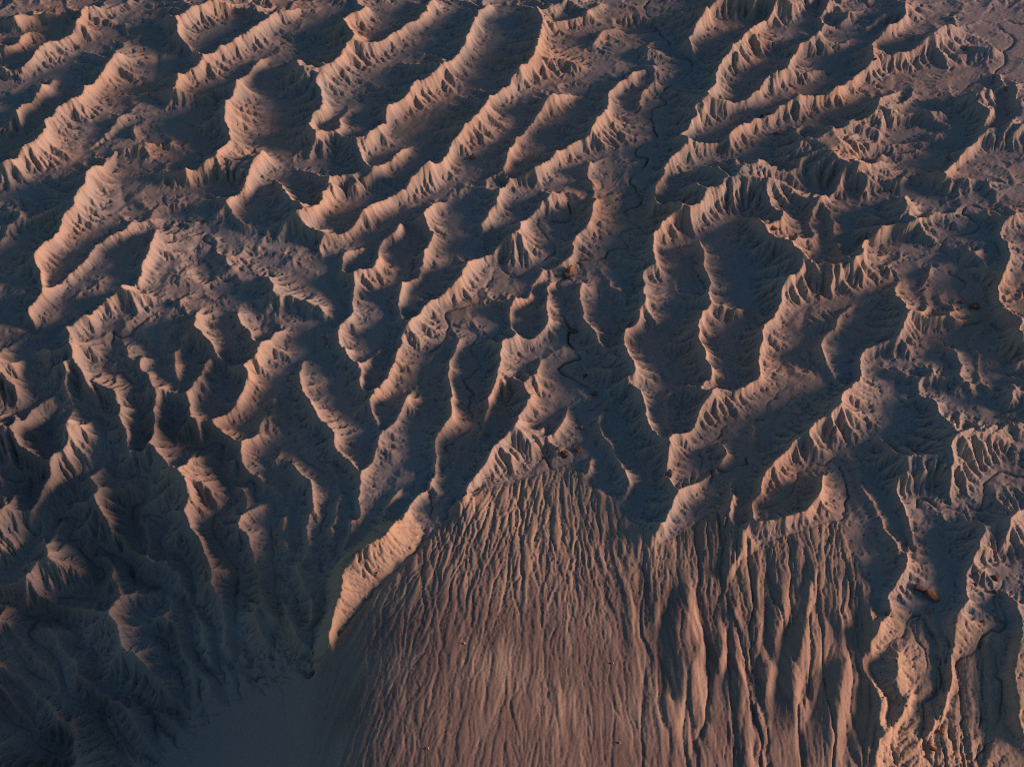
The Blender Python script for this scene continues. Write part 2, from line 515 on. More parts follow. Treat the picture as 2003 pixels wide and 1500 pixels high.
w 1950,650 1790,600 1700,660 1640,750 1640,890 1500,830 1450,870 1300,850 1180,790 1170,860
r 1240,0 1320,90 1400,180 1560,270
r 840,400 950,520 1050,600 1130,630
r 890,340 1000,420 1180,470 1270,560
r 1060,250 1250,290 1440,360
r 1270,570 1300,680 1310,800
r 1390,590 1430,710 1490,830
r 1480,590 1540,700 1620,800
r 1580,270 1620,440 1660,600
r 1610,250 1700,420 1780,580
r 1750,220 1800,400 1830,590
r 1450,400 1500,520 1640,630
r 650,60 720,150 830,190
r 610,100 700,190 870,270
r 640,180 700,270 780,330
t 1170,160 1000,190
t 1250,20 1400,60 1600,200
c.7 1820,150 1850,230 1950,290
t 1780,240 1700,130 1620,0
c 1950,850 1860,920 1850,1050 1830,1140 1620,1160 1590,1200 1520,1330 1500,1450
r 1620,1150 1540,1070 1360,910 1260,830
r 1600,1110 1550,980 1540,850
r 1750,1140 1680,1010 1610,900
r 1690,720 1750,800 1870,910
t 1900,700 1800,640
t 660,800 760,1000 860,1250 900,1480
t 1390,1250 1450,1350 1450,1480
c.6 1690,1270 1740,1420
t 1770,1270 1900,1330 1950,1350
t 0,470 100,300 180,150 300,40
r 100,210 270,330
@ 1483 1100
c 130,100 150,300 170,420 120,600 100,740 60,900 20,1100
t 90,0 105,230 50,430 60,600 90,720
w 360,0 320,200 290,410 200,490 160,680 150,800 100,1100 90,1300 90,1500
c 440,0 370,250 350,440 300,680 270,740 280,870 270,960 320,1050 290,1200
c.8 500,420 440,750 400,950 330,1060
t 420,800 340,980
w 500,60 480,200 490,350 550,500 540,620 500,690 470,880 400,1080 330,1280 300,1500
c 650,300 590,560
c 660,700 620,850 610,950 580,1250 600,1480
w 690,200 670,260 720,440 700,560 740,800 770,980 720,1120 660,1250 620,1480
c.8 800,100 830,350 850,500 800,650
c 990,150 950,220 970,340 930,420 860,520 790,690 800,790 880,890 940,1000 930,1090 890,1130 890,1280 880,1400
w 1200,370 1110,400 1080,520 960,580 900,720 820,760 900,910 970,1000 940,1150
w 1200,380 1130,480 1220,640 1240,750 1200,860 1150,930 1170,1060 1060,1200 1010,1370 960,1490
w 1220,400 1310,540 1350,800 1320,960 1230,1020 1220,1250 1200,1500
c.8 1030,640 1020,850
c 1140,940 1080,1100 1000,1200 880,1330 880,1480
c.8 960,850 1000,980
c 1500,0 1510,130 1550,250 1440,360 1440,480 1430,650 1420,780 1400,970 1360,1130 1250,1250 1220,1290
w 1800,130 1750,250 1760,370 1810,440 1790,490 1700,490 1640,550 1600,640 1470,720 1490,900 1420,1000 1380,1120 1260,1290
w 1720,560 1780,850 1790,1000 1760,1180 1700,1320 1560,1480
w 1640,560 1620,700 1650,900 1630,1200
w 1500,920 1510,1150 1490,1400
w 1400,1100 1440,1300 1420,1500
c 1830,200 1900,350 1920,470 1880,580 1860,780 1890,950 1900,1150 1950,1300
t 1350,100 1300,300 1330,400 1400,600 1370,800 1370,950
t 1820,430 1850,550 1800,800
t 1800,1000 1850,1250 1950,1450
t 800,100 870,350 960,400
c 720,60 640,350
@ 1000 1100
w 470,0 560,180 580,350 570,480 600,650 580,800 560,1050 590,1250 640,1480
w 330,0 330,250 330,560 350,850 400,1050 410,1300
w 770,0 790,250 810,420 830,650
w 880,0 890,200 920,350 910,560 930,680
w 990,100 990,450 1060,600 1060,750 1040,900
w 1230,0 1180,180 1140,300 1110,420 1110,600 1140,800 1180,1000
w 1290,0 1340,150 1420,370 1430,560 1460,750 1440,830 1460,1050 1440,1250
w 1550,0 1480,200 1530,400 1600,580 1590,780 1540,900 1560,1200 1660,1480
w 1660,60 1560,280 1560,500 1610,650
w 1720,0 1690,250 1700,380 1750,480 1740,650 1780,980 1790,1480
c 1080,110 1120,180 1080,330 1060,430
c 800,100 870,260 880,400 890,600
c 1290,160 1300,300 1280,500 1240,620
c 1170,330 1210,560 1250,760
c 1400,560 1330,780 1310,950
c 1690,200 1630,420 1640,600 1680,780 1740,1000 1750,1200 1730,1500
c 1850,350 1830,520 1830,700 1900,720 1830,850 1810,1100 1830,1450
c 1540,520 1530,800
c 340,920 350,1100
c 320,1220 340,1480
c 1130,980 1150,1250
w 750,0 700,250 730,450 800,650 830,900 900,1150 1000,1480
w 640,0 620,100 680,300
w 580,620 700,900 780,1100 860,1250 900,1480
@ 0 1100
w 0,300 100,300 190,380 300,380 450,440 600,470 590,530 560,590 690,640 710,800
w 300,380 220,500 240,580 370,640 460,790 480,900 540,990 760,1060 830,1150 880,1260 1000,1380 1140,1420
w 110,620 200,780 300,850 390,910
w 960,0 980,120 1080,150 1200,180 1330,250 1360,300
w 1210,200 1180,310 1080,400
w 720,200 740,230 640,260 430,260
w 1430,150 1430,260 1500,350 1570,450 1590,640 1700,750 1750,880 1780,1000
w 1370,300 1400,500 1430,640 1480,750 1600,870 1690,1050
w 1590,640 1640,860
w 1730,100 1730,400 1740,680 1810,780
w 1750,540 1850,650 1900,690 1950,780
w 1840,650 1880,850 1950,970
w 1100,540 1210,560 1240,680 1300,770 1330,870 1360,980 1400,1100 1450,1230
w 1460,880 1480,1000 1540,1180
w 820,920 1000,980 1150,1040 1300,1090 1400,1220
w 1090,1030 1130,1150 1250,1240 1350,1350 1420,1480
w 1120,1150 1160,1290 1240,1480
w 760,1060 780,1200 860,1300 920,1440
w 0,1060 100,1180 200,1230 250,1320 400,1390
w 140,930 200,1040 280,1180
c.8 360,10 460,60 560,110 700,210
c.7 860,60 800,120 760,180
c.8 1290,130 1350,210
c.8 960,520 1030,460 1100,390 1220,440 1200,540
c.8 620,820 700,960 820,1030
c.8 1000,680 1080,760
c.8 1230,900 1280,1010
c.7 250,720 350,850
c.7 400,420 550,540
c.7 640,440 800,460
c.8 390,1080 420,1280
c.8 510,1180 560,1250 540,1400
c.7 60,680 100,850
c 1500,20 1490,120 1560,160
c.8 1680,560 1700,640
c.8 1500,640 1540,720
c 1700,40 1650,180 1650,300
c 1900,20 1920,200 1950,320
@ 500 1100
w 470,0 510,150 510,330 440,440 420,550 410,680 390,780
w 150,0 140,200 160,330
w 270,150 300,260 330,400
w 120,530 140,680 160,830 200,980 220,1150 290,1380
w 200,640 240,750 250,880
w 0,660 60,740 100,920
c 180,250 250,380 300,520
c 40,270 150,390
c 400,250 410,400 400,480
c 620,0 600,200 560,400 530,550 500,700 470,830 430,1000 420,1250 420,1480
c 330,120 340,190
w 1060,30 900,160 780,300 660,450 610,550 570,720 530,830
w 860,180 760,440 690,560 640,720
w 1040,200 960,340 850,530 750,700
w 1240,0 1160,150
w 1500,560 1450,750 1420,900 1410,1100
w 1650,0 1580,200 1560,400 1500,560
w 1180,450 1160,700 1190,950
'''

# ------------------------------------------------------------------ terrain: a real height field in metres
# rows follow y, columns spread with distance (cells stay about square on the ground)
CP, SP = math.cos(PITCH), math.sin(PITCH)
def fwd(y, z=0.0):
    return y * CP + (CAM_H - z) * SP
STEP = 2.0
PX0, PX1 = -130.0, 2133.0
NX = int((PX1 - PX0) / STEP) + 1
rows = [98.0]
while rows[-1] < 880:
    rows.append(rows[-1] + STEP * fwd(rows[-1]) / FPX)
NY = len(rows)
ROWS = np.array(rows)
CELL = (STEP * fwd(ROWS) / FPX).astype(np.float32)             # metres per cell, per row
PXC = PX0 + STEP * np.arange(NX)
GX = ((PXC[None, :] - PW / 2) * (fwd(ROWS)[:, None] / FPX)).astype(np.float32)
GY = np.repeat(ROWS[:, None], NX, 1).astype(np.float32)
rng = np.random.default_rng(7)

def ground_xy(px, py, z=0.0):
    a, b = (px - PW / 2) / FPX, (PH / 2 - py) / FPX
    dx, dy, dz = a, CP + b * SP, -SP + b * CP
    t = (z - CAM_H) / dz
    return dx * t, dy * t
def to_index(x, y):
    j = (x * FPX / fwd(y) + PW / 2 - PX0) / STEP
    i = np.interp(y, ROWS, np.arange(NY))
    return i, j

def value_noise(shape, cells, seed):
    r = np.random.default_rng(seed)
    h, w = shape
    gy, gx = max(2, int(h / cells) + 3), max(2, int(w / cells) + 3)
    g = r.standard_normal((gy, gx)).astype(np.float32)
    yy, xx = np.arange(h) / cells, np.arange(w) / cells
    i, j = yy.astype(int), xx.astype(int)
    fy, fx = (yy - i), (xx - j)
    fy = (fy * fy * (3 - 2 * fy))[:, None].astype(np.float32)
    fx = (fx * fx * (3 - 2 * fx))[None, :].astype(np.float32)
    a, b = g[np.ix_(i, j)], g[np.ix_(i, j + 1)]
    c, d = g[np.ix_(i + 1, j)], g[np.ix_(i + 1, j + 1)]
    return (a * (1 - fx) + b * fx) * (1 - fy) + (c * (1 - fx) + d * fx) * fy

def blur(z, n=1):
    for _ in range(n):
        p = np.pad(z, 1, mode='edge')
        z = (4 * z + p[:-2, 1:-1] + p[2:, 1:-1] + p[1:-1, :-2] + p[1:-1, 2:]) * 0.125
    return z

# base surface (metres) at places of the valley: thin plate spline
BASE = [(0, 0, 0), (500, 0, 0), (1000, 0, -2), (1500, 0, -2), (2003, 0, 0), (0, 400, 0), (700, 400, 0), (1250, 420, -2), (1700, 400, -3), (1780, 180, -4), (1500, 250, -3),
        (2003, 400, 5), (0, 800, -3), (500, 800, -2), (1000, 800, -1), (1500, 800, 0), (2003, 800, 0),
        (1090, 930, 0), (1330, 1010, 2), (1600, 1040, 4), (830, 1060, 8), (960, 960, 3), (1000, 1200, 14), (1000, 1500, 34), (1300, 1500, 27), (1300, 1200, 9),
        (700, 1350, 27), (640, 1500, 35), (1600, 1250, 7), (1650, 1500, 15), (1950, 1250, 2), (1950, 1500, 3),
        (560, 1300, 2), (470, 1480, 0), (350, 1300, -14), (200, 1450, -27), (0, 1500, -41), (0, 1150, -31), (250, 1100, -21), (560, 1050, -4), (-130, 1300, -36), (-130, 900, -14)]
bp = np.array([ground_xy(px, py, z) + (z,) for px, py, z in BASE])
def tps(r2):
    return 0.5 * r2 * np.log(np.maximum(r2, 1e-9))
S = 200.0
bxy = bp[:, :2] / S
n = len(bp)
K = tps(((bxy[:, None] - bxy[None]) ** 2).sum(-1)) + np.eye(n) * 0.02
Pm = np.hstack([np.ones((n, 1)), bxy])
A = np.block([[K, Pm], [Pm.T, np.zeros((3, 3))]])
wts = np.linalg.solve(A, np.concatenate([bp[:, 2], np.zeros(3)]))
def base_at(x, y):
    x, y = np.asarray(x, float) / S, np.asarray(y, float) / S
    out = wts[n] + wts[n + 1] * x + wts[n + 2] * y
    for k in range(n):
        out = out + wts[k] * tps((x - bxy[k, 0]) ** 2 + (y - bxy[k, 1]) ** 2)
    return out
sub = 8
bi, bj = np.arange(0, NY + sub, sub), np.arange(0, NX + sub, sub)
by = np.interp(bi, np.arange(NY), ROWS)
bxs = (PX0 + STEP * bj[None, :] - PW / 2) * (fwd(by)[:, None] / FPX)
Bc = base_at(bxs, np.repeat(by[:, None], len(bj), 1))
def upsample(c, shape, f):
    yy, xx = np.arange(shape[0]) / f, np.arange(shape[1]) / f
    i, j = np.minimum(yy.astype(int), c.shape[0] - 2), np.minimum(xx.astype(int), c.shape[1] - 2)
    fy, fx = (yy - i)[:, None].astype(np.float32), (xx - j)[None, :].astype(np.float32)
    t = c[i] * (1 - fy) + c[i + 1] * fy
    return (t[:, j] * (1 - fx) + t[:, j + 1] * fx).astype(np.float32)
B = upsample(Bc, (NY, NX), sub)

# lines read as a survey of crests (c), ribs (r), valley lines (t) and incised washes (w)
def spline(pts):
    pts = np.array(pts, float)
    if len(pts) < 3:
        seg = [pts]
        out = [pts[0] + (pts[1] - pts[0]) * s for s in np.linspace(0, 1, max(2, int(np.linalg.norm(pts[1] - pts[0]))))]
        return np.array(out)
    p = np.vstack([2 * pts[0] - pts[1], pts, 2 * pts[-1] - pts[-2]])
    out = []
    for k in range(1, len(p) - 2):
        m = max(2, int(np.linalg.norm(p[k + 1] - p[k]) / 0.8))
        s = np.linspace(0, 1, m, endpoint=False)[:, None]
        a, b, c, d = p[k - 1], p[k], p[k + 1], p[k + 2]
        out.append(0.5 * (2 * b + (c - a) * s + (2 * a - 5 * b + 4 * c - d) * s ** 2 + (3 * b - a - 3 * c + d) * s ** 3))
    return np.vstack(out + [pts[-1:]])

lines, org = [], (0, 0)
for ln in SURVEY.strip().splitlines():
    f = ln.split()
    if f[0] == '@':
        org = (float(f[1]), float(f[2]))
        continue
    pts = [tuple(float(v) for v in s.split(',')) for s in f[1:]]
    pts = [(org[0] + a / 3.75, org[1] + b / 3.75) for a, b in pts]
    wt = float(f[0][1:] or 1)
    mx, my = np.mean(pts, 0)
    if f[0][0] == 'c' and my > 1090 and 1000 < mx < 1700:
        wt *= 0.6                                                  # low lobes between the rills of the fan
    lines.append((f[0][0], wt, pts))

def place(pts, rel):
    """photo points -> row/column of the height field, at base height + rel"""
    pts = np.array(pts)
    rel = np.zeros(len(pts)) + rel
    z = rel.copy()
    for _ in range(5):
        x, y = ground_xy(pts[:, 0], pts[:, 1], z)
        y = np.clip(y, ROWS[0], ROWS[-1])
        z = base_at(x, y) + rel
    x, y = ground_xy(pts[:, 0], pts[:, 1], z)
    i, j = to_index(x, y)
    return np.stack([i, j], 1)

def wiggle(q, amp, scale, seed):
    r = np.random.default_rng(seed)
    m = len(q)
    k = max(4, int(m / scale) + 3)
    t = np.arange(m) / scale
    a = r.standard_normal((k, 2))
    i = np.minimum(t.astype(int), k - 2)
    f = (t - i)[:, None]
    f = f * f * (3 - 2 * f)
    w = (a[i] * (1 - f) + a[i + 1] * f) * amp
    e = np.minimum(np.arange(m), np.arange(m)[::-1])[:, None] / 6.0
    return q + w * np.clip(e, 0, 1)

def cells_of(q):
    i, j = np.round(q[:, 0]).astype(int), np.round(q[:, 1]).astype(int)
    ok = (i >= 0) & (i < NY) & (j >= 0) & (j < NX)
    return i[ok], j[ok], ok

valley = np.zeros((NY, NX), bool)
wash = np.zeros((NY, NX), np.float32)
for k, (typ, wt, pts) in enumerate(lines):
    if typ in 'tw':
        q = wiggle(spline(place(pts, 0.0)), 1.3, 9, k)
        i, j, _ = cells_of(q)
        valley[i, j] = True
        if typ == 'w':
            wash[i, j] = wt

# distance to the nearest valley line (jump flooding), half resolution
def distance(mask):
    h, w = mask.shape
    yy, xx = np.mgrid[0:h, 0:w].astype(np.float32)
    sy = np.where(mask, yy, -1e4).astype(np.float32)
    sx = np.where(mask, xx, -1e4).astype(np.float32)
    best = (sy - yy) ** 2 + (sx - xx) ** 2
    st = 128
    while st >= 1:
        for dy in (-st, 0, st):
            for dx in (-st, 0, st):
                if dy == 0 and dx == 0:
                    continue
                ty = np.full_like(sy, -1e4); tx = np.full_like(sx, -1e4)
                a0, a1 = max(0, dy), min(h, h + dy)
                b0, b1 = max(0, dx), min(w, w + dx)
                ty[a0:a1, b0:b1] = sy[a0 - dy:a1 - dy, b0 - dx:b1 - dx]
                tx[a0:a1, b0:b1] = sx[a0 - dy:a1 - dy, b0 - dx:b1 - dx]
                d = (ty - yy) ** 2 + (tx - xx) ** 2
                m = d < best
                sy = np.where(m, ty, sy); sx = np.where(m, tx, sx); best = np.where(m, d, best)
        st //= 2
    return np.sqrt(best)
def down(m):
    h, w = m.shape[0] // 2 * 2, m.shape[1] // 2 * 2
    return m[:h, :w].reshape(h // 2, 2, w // 2, 2)
H2, W2 = NY // 2, NX // 2
vd = distance(down(valley).any((1, 3)))
DIST = vd * 2 * CELL[:H2 * 2:2, None]                              # metres, half resolution

FAN = [(150, 1900), (230, 1560), (330, 1430), (430, 1345), (540, 1290), (605, 1320), (690, 1210), (830, 1065), (890, 995), (940, 955), (1010, 942), (1110, 905), (1180, 965), (1240, 1025), (1290, 1065),
       (1400, 1000), (1480, 1065), (1640, 1015), (1700, 1150), (1720, 1560), (1720, 1900)]
def inside(poly):
    p = place(poly, 0.0)
    ii, jj = np.mgrid[0:NY, 0:NX]
    m = np.zeros((NY, NX), bool)
    for (a0, b0), (a1, b1) in zip(p, np.roll(p, -1, 0)):
        if a0 == a1:
            continue
        c = ((ii >= a0) != (ii >= a1)) & (jj < b0 + (ii - a0) * (b1 - b0) / (a1 - a0))
        m ^= c
    return m
fan = inside(FAN).astype(np.float32)
west = np.clip((600 - PXC) / 60, 0, 1)[None, :]
f4 = blur(down(down(fan).mean((1, 3))).mean((1, 3)), 60)
f4 = upsample(np.pad(f4, ((0, 3), (0, 3)), mode='edge'), fan.shape, 4)
fan = blur(fan, 12) * (1 - west) + f4 * west            # the shaded flank has no sharp edge
fan = fan.astype(np.float32)
fan2 = down(fan).mean((1, 3))
FANM = fan
SHOULDER = [(632, 1130), (720, 1035), (800, 1005), (850, 1050), (700, 1215), (612, 1325), (606, 1260), (636, 1180)]
CORNER = [(1690, 1180), (1990, 1230), (2140, 1260), (2140, 1560), (1690, 1560)]
BUNDLES = [[(1800, 1195), (1760, 1350), (1715, 1510), (1830, 1510), (1848, 1330), (1830, 1240)], [(1868, 1300), (1905, 1245), (1950, 1262), (1968, 1380), (1905, 1560), (1770, 1560), (1850, 1400)]]
calm = np.clip(inside(SHOULDER) * 1.0 + inside(CORNER) * 0.8, 0, 1).astype(np.float32)
calm = blur(calm, 14)
bundle = (inside(BUNDLES[0]) | inside(BUNDLES[1])).astype(np.float32)

SLOPE, CAP = 1.25, 17.0
def crest_heights(q, wt, typ):
    i = np.clip((q[:, 0] / 2).astype(int), 0, H2 - 1)
    j = np.clip((q[:, 1] / 2).astype(int), 0, W2 - 1)
    d = DIST[i, j]
    h = SLOPE * d
    h = CAP * np.tanh(h / CAP) * (1.0 if typ == 'c' else 0.92) * wt
    if typ == 'c' and wt > 0.95:                                   # a main crest runs on level past the heads of its side gullies
        e_ = np.clip(np.minimum(np.arange(len(h)), np.arange(len(h))[::-1]) / 10.0, 0, 1)
        h = np.maximum(h, e_ * np.maximum(0.9 * np.median(h), 5.0 * wt))
    on_fan = FANM[np.clip(q[:, 0].astype(int), 0, NY - 1), np.clip(q[:, 1].astype(int), 0, NX - 1)]
    east = np.clip((q[:, 1] * STEP + PX0 - 1250) / 150, 0, 1)
    h = np.where(on_fan > 0.3, np.minimum(h, 0.9 + 3.2 * east), h)
    m = 31 if typ == 'c' else 9
    kern = np.hanning(m + 2)[1:-1]; kern /= kern.sum()
    hp = np.concatenate([np.full(m // 2, h[0]), h, np.full(m // 2, h[-1])])
    return np.convolve(hp, kern, 'valid')

acc = np.zeros((NY, NX)); cnt = np.zeros((NY, NX)); pin = np.zeros((NY, NX), bool)
for k, (typ, wt, pts) in enumerate(lines):
    if typ not in 'cr':
        continue
    q0 = spline(place(pts, 0.0))
    h0 = crest_heights(q0, wt, typ)
    pin_h = np.interp(np.linspace(0, 1, len(pts)), np.linspace(0, 1, len(h0)), h0)
    for _ in range(2):                                             # the crest stands above the valley: look it up again where it really is
        q = spline(place(pts, pin_h))
        h = crest_heights(q, wt, typ)
        pin_h = np.interp(np.linspace(0, 1, len(pts)), np.linspace(0, 1, len(h)), h)
    q = wiggle(q, 0.9, 8, 900 + k)
    i, j, ok = cells_of(q)
    np.add.at(acc, (i, j), h[ok]); np.add.at(cnt, (i, j), 1)
    if typ == 'c':
        pin[i, j] = True
con = cnt > 0
val = np.where(con, acc / np.maximum(cnt, 1), 0).astype(np.float32)
val[valley & ~con] = 0
con |= valley

def pyr(con, val):
    h, w = con.shape[0] // 2 * 2, con.shape[1] // 2 * 2
    c = down(con.astype(np.float32)).sum((1, 3)); v = down(np.where(con, val, 0)).sum((1, 3))
    return c > 0, (v / np.maximum(c, 1)).astype(np.float32)
levels = [(con, val)]
for _ in range(4):
    levels.append(pyr(*levels[-1]))
z = np.zeros_like(levels[-1][1]) + 3
for lev, it in zip(range(4, -1, -1), (300, 150, 80, 50, 25)):
    c, v = levels[lev]
    if z.shape != c.shape:
        z = upsample(np.pad(z, ((0, 2), (0, 2)), mode='edge'), c.shape, 2)
    for _ in range(it):
        p = np.pad(z, 1, mode='edge')
        z = np.where(c, v, 0.25 * (p[:-2, 1:-1] + p[2:, 1:-1] + p[1:-1, :-2] + p[1:-1, 2:]))
top = z.copy()
for _ in range(4):
    for d in (3, 6, 9):
        p = np.pad(top, d, mode='edge')
        top = np.maximum.reduce([top, p[:-2 * d, d:-d], p[2 * d:, d:-d], p[d:-d, :-2 * d], p[d:-d, 2 * d:]])
top = np.maximum(blur(top, 30), z + 0.01)
z = top * np.clip(z / top, 0, 1) ** 1.18                             # slopes ease off towards their feet
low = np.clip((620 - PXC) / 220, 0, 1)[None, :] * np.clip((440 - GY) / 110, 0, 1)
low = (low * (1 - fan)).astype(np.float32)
dist_full = upsample(np.pad(blur(DIST, 2), ((0, 2), (0, 2)), mode='edge'), z.shape, 2)
z = np.maximum(z, low * 18.0 * np.tanh(1.25 * dist_full / 18.0))
top = np.maximum(top, low * 9.0)
TT, TOP = np.clip(z / top, 0, 1).astype(np.float32), top.astype(np.float32)
Z = (z + B).astype(np.float32)

# ------------------------------------------------------------------ erosion: running water cuts rills and gullies
NB = [(-1, -1), (-1, 0), (-1, 1), (0, -1), (0, 1), (1, -1), (1, 0), (1, 1)]
def erode(Z, cell, fixed, iters, kf, diff, seed, kmap=1.0, dmap=1.0, jit=0.35):
    h, w = Z.shape
    r = np.random.default_rng(seed)
    idx = np.arange(h * w, dtype=np.int32).reshape(h, w)
    cell = np.repeat(cell[:, None], w, 1).astype(np.float32)
    area0 = (cell * cell).ravel()
    free = ~fixed
    free[0] = free[-1] = False; free[:, 0] = free[:, -1] = False
    for t in range(iters):
        best = np.zeros((h, w), np.float32)
        drop = np.zeros((h, w), np.float32)
        rec = idx.copy()
        for dy, dx in NB:
            L = math.sqrt(dy * dy + dx * dx)
            a0, a1 = max(0, -dy), h - max(0, dy)
            b0, b1 = max(0, -dx), w - max(0, dx)
            dz = Z[a0:a1, b0:b1] - Z[a0 + dy:a1 + dy, b0 + dx:b1 + dx]
            s = dz * (1 / L) * (1 + jit * r.random(dz.shape, dtype=np.float32))
            m = s > best[a0:a1, b0:b1]
            best[a0:a1, b0:b1][m] = s[m]
            drop[a0:a1, b0:b1][m] = dz[m]
            rec[a0:a1, b0:b1][m] = idx[a0 + dy:a1 + dy, b0 + dx:b1 + dx][m]
        R = np.append(np.where(best.ravel() > 0, rec.ravel(), h * w), h * w)      # pits drain nowhere (the last slot)
        A_ = np.append(area0, 0).astype(np.float64)
        for _ in range(9):                                          # pointer doubling: drainage area
            A_ += np.bincount(R, weights=A_, minlength=h * w + 1)
            A_[-1] = 0
            R = R[R]
        Aflow = A_[:-1].reshape(h, w).astype(np.float32)
        e = kf * kmap * np.sqrt(Aflow) * best / cell
        e = np.minimum(e, 0.45 * drop)
        p = np.pad(Z, 1, mode='edge')
        lap = p[:-2, 1:-1] + p[2:, 1:-1] + p[1:-1, :-2] + p[1:-1, 2:] - 4 * Z
        pits = (best <= 0) & free
        Z = np.where(free, Z - e + diff * dmap * lap, Z + 0.25 * diff * lap)
        Z = np.where(pits, Z + 0.2 * np.maximum(lap, 0), Z)
    return Z.astype(np.float32), Aflow

def streaks(Z, noise, steps, sheared=True):
    """noise smeared along the fall line: the fine parallel rills of bare shale"""
    h, w = Z.shape
    zs = blur(Z, 2)
    gy, gx = np.gradient(zs)
    if sheared:                                                    # the columns lean outwards: turn the slope into true ground directions
        s_ = ((np.linspace(PX0, PX1, w) - PW / 2) / FPX * CP).astype(np.float32)[None, :]
        gy, gx = gy - s_ * gx, (1 + s_ * s_) * gx - s_ * gy
    m = np.sqrt(gx * gx + gy * gy) + 1e-6
    gy, gx = (gy / m).astype(np.float32), (gx / m).astype(np.float32)
    out = noise.copy(); tot = 1.0
    yy, xx = np.mgrid[0:h, 0:w].astype(np.float32)
    for sgn in (1, -1):
        y, x = yy.copy(), xx.copy()
        for k in range(steps):
            i, j = y.astype(np.int32), x.astype(np.int32)
            y = np.clip(y + sgn * gy[i, j], 0, h - 1); x = np.clip(x + sgn * gx[i, j], 0, w - 1)
            wgt = 1 - (k + 1) / (steps + 1)
            out += wgt * noise[(y + 0.5).astype(np.int32).clip(0, h - 1), (x + 0.5).astype(np.int32).clip(0, w - 1)]
            tot += wgt * wgt
    return out / math.sqrt(tot), m
# how far up the fan a cell lies: rills are faint at its head (near the camera) and deepen towards the badlands
fy = np.clip((GY - 190) / (300 - 190), 0, 1).astype(np.float32)
patch = np.clip(0.8 + 0.5 * value_noise(Z.shape, 60, 71), 0.15, 1.6)
rill = (0.18 + 1.1 * fy ** 1.3) * patch
Zh = down(Z).mean((1, 3)); ch = CELL[:H2 * 2:2] * 2
vh, ph = down(valley).any((1, 3)), down(pin).any((1, 3))
rough = value_noise(Zh.shape, 3, 11) * 0.12 + value_noise(Zh.shape, 6, 12) * 0.25 + value_noise(Zh.shape, 13, 15) * 0.6
_, st = streaks(blur(Zh, 2), rough, 1)
st = st / ch[:, None]
smooth = blur(Zh, 3)
def crease(sc, seed, n_):
    q_, _ = streaks(smooth, value_noise(Zh.shape, sc, seed), n_)
    return np.abs(q_) / np.abs(q_).mean() - 1.0                       # round ribs parted by sharp creases
ribs, ribs_b, ribs_c = crease(8.0, 51, 30), crease(4.5, 53, 20), crease(2.2, 54, 12)
tt, tp = down(TT).mean((1, 3)), down(TOP).mean((1, 3))
bell = np.clip(4.8 * tt * (1.0 - tt), 0, 1) ** 0.8
hum = value_noise(Zh.shape, 9, 55) + 0.5 * value_noise(Zh.shape, 4.5, 56)
px2, gy2 = PXC[:W2 * 2:2][None, :], GY[:H2 * 2:2, :W2 * 2:2]
calm2 = down(calm).mean((1, 3))
hum = (0.9 - np.abs(hum)) * 2.4 * np.clip(1 - blur(st, 6) / 0.30, 0, 1) * (1 - 0.7 * np.clip((px2 - 1350) / 200, 0, 1)) * (1 - calm2)
rgain = (0.62 + 0.55 * np.clip((gy2 - 300) / 200, 0, 1)) * (1 - 0.85 * calm2)
Zh = Zh + np.where(vh, 0, (hum + rough * 0.8 * (1 - 0.8 * calm2) + rgain * bell * np.clip(tp, 0, 14) * (ribs * 0.115 + ribs_b * 0.085 + ribs_c * 0.055)) * (1 - 0.95 * fan2)).astype(np.float32)
Zh, _ = erode(Zh, ch, vh, 44, 0.033, 0.024, 21, kmap=(1 - 0.97 * fan2) * (1 - 0.8 * calm2) * (1 - 0.9 * np.clip(blur(ph.astype(np.float32), 3) * 3, 0, 1)))
D = Zh - down(Z).mean((1, 3))
Z2 = Z + upsample(np.pad(D, ((0, 2), (0, 2)), mode='edge'), Z.shape, 2)
Z2 += np.where(valley, 0, value_noise(Z.shape, 2, 13) * 0.09 * (1 - 0.7 * fan))
Z2, FLOW = erode(Z2, CELL, valley, 22, 0.030, 0.012, 22, kmap=((1 - fan) + fan * 0.06 * rill) * (1 - 0.75 * calm))
Z = Z2

white = rng.standard_normal(Z.shape).astype(np.float32)
ax_, ay_ = ground_xy(1095, 850)
II, JJ = np.mgrid[0:NY, 0:NX].astype(np.float32)
(ia_, ja_), = place([(1095, 855)], 0.0)
def downfan(pull):
    return (-0.15 * (1 - pull) * II + 0.15 * pull * np.hypot(II - ia_, JJ - ja_)).astype(np.float32)
away, away_east = downfan(0.52), downfan(0.05)                     # on the fan water runs away from the butte under the camera, towards the wash
FINE, STEEP = streaks(Z * (1 - fan) + fan * away, white, 8, False)
LONG, _ = streaks(away, value_noise(Z.shape, 3, 41), 34, False)
STEEP = np.hypot(*np.gradient(blur(Z, 2))).astype(np.float32)
def gullies(surface, sc, seed, n_, width, sheared=False):
    """narrow gullies that follow the fall line, fork and join, between flat interfluves"""
    if sc >= 6:
        h_ = down(surface).mean((1, 3))
        q_, _ = streaks(h_, value_noise(h_.shape, sc / 2, seed), n_, sheared)
        q_ = upsample(np.pad(q_, ((0, 2), (0, 2)), mode='edge'), Z.shape, 2)
    else:
        q_, _ = streaks(surface, value_noise(Z.shape, sc, seed), n_, sheared)
    q_ = np.abs(q_) / np.abs(q_).mean()
    return np.exp(-q_ / width).astype(np.float32)
bend = 0.24 * value_noise(Z.shape, 18, 91) + 0.10 * value_noise(Z.shape, 7, 92)
wob, wob_e = away + bend, away_east + bend
east = np.clip((PXC - 1180) / 160, 0, 1)[None, :]
head = 0.36 + 0.8 * fy
on = np.maximum(fan * np.clip((PXC - 545) / 100, 0.4, 1)[None, :], bundle)
sc_ = CELL[:, None] / 0.5
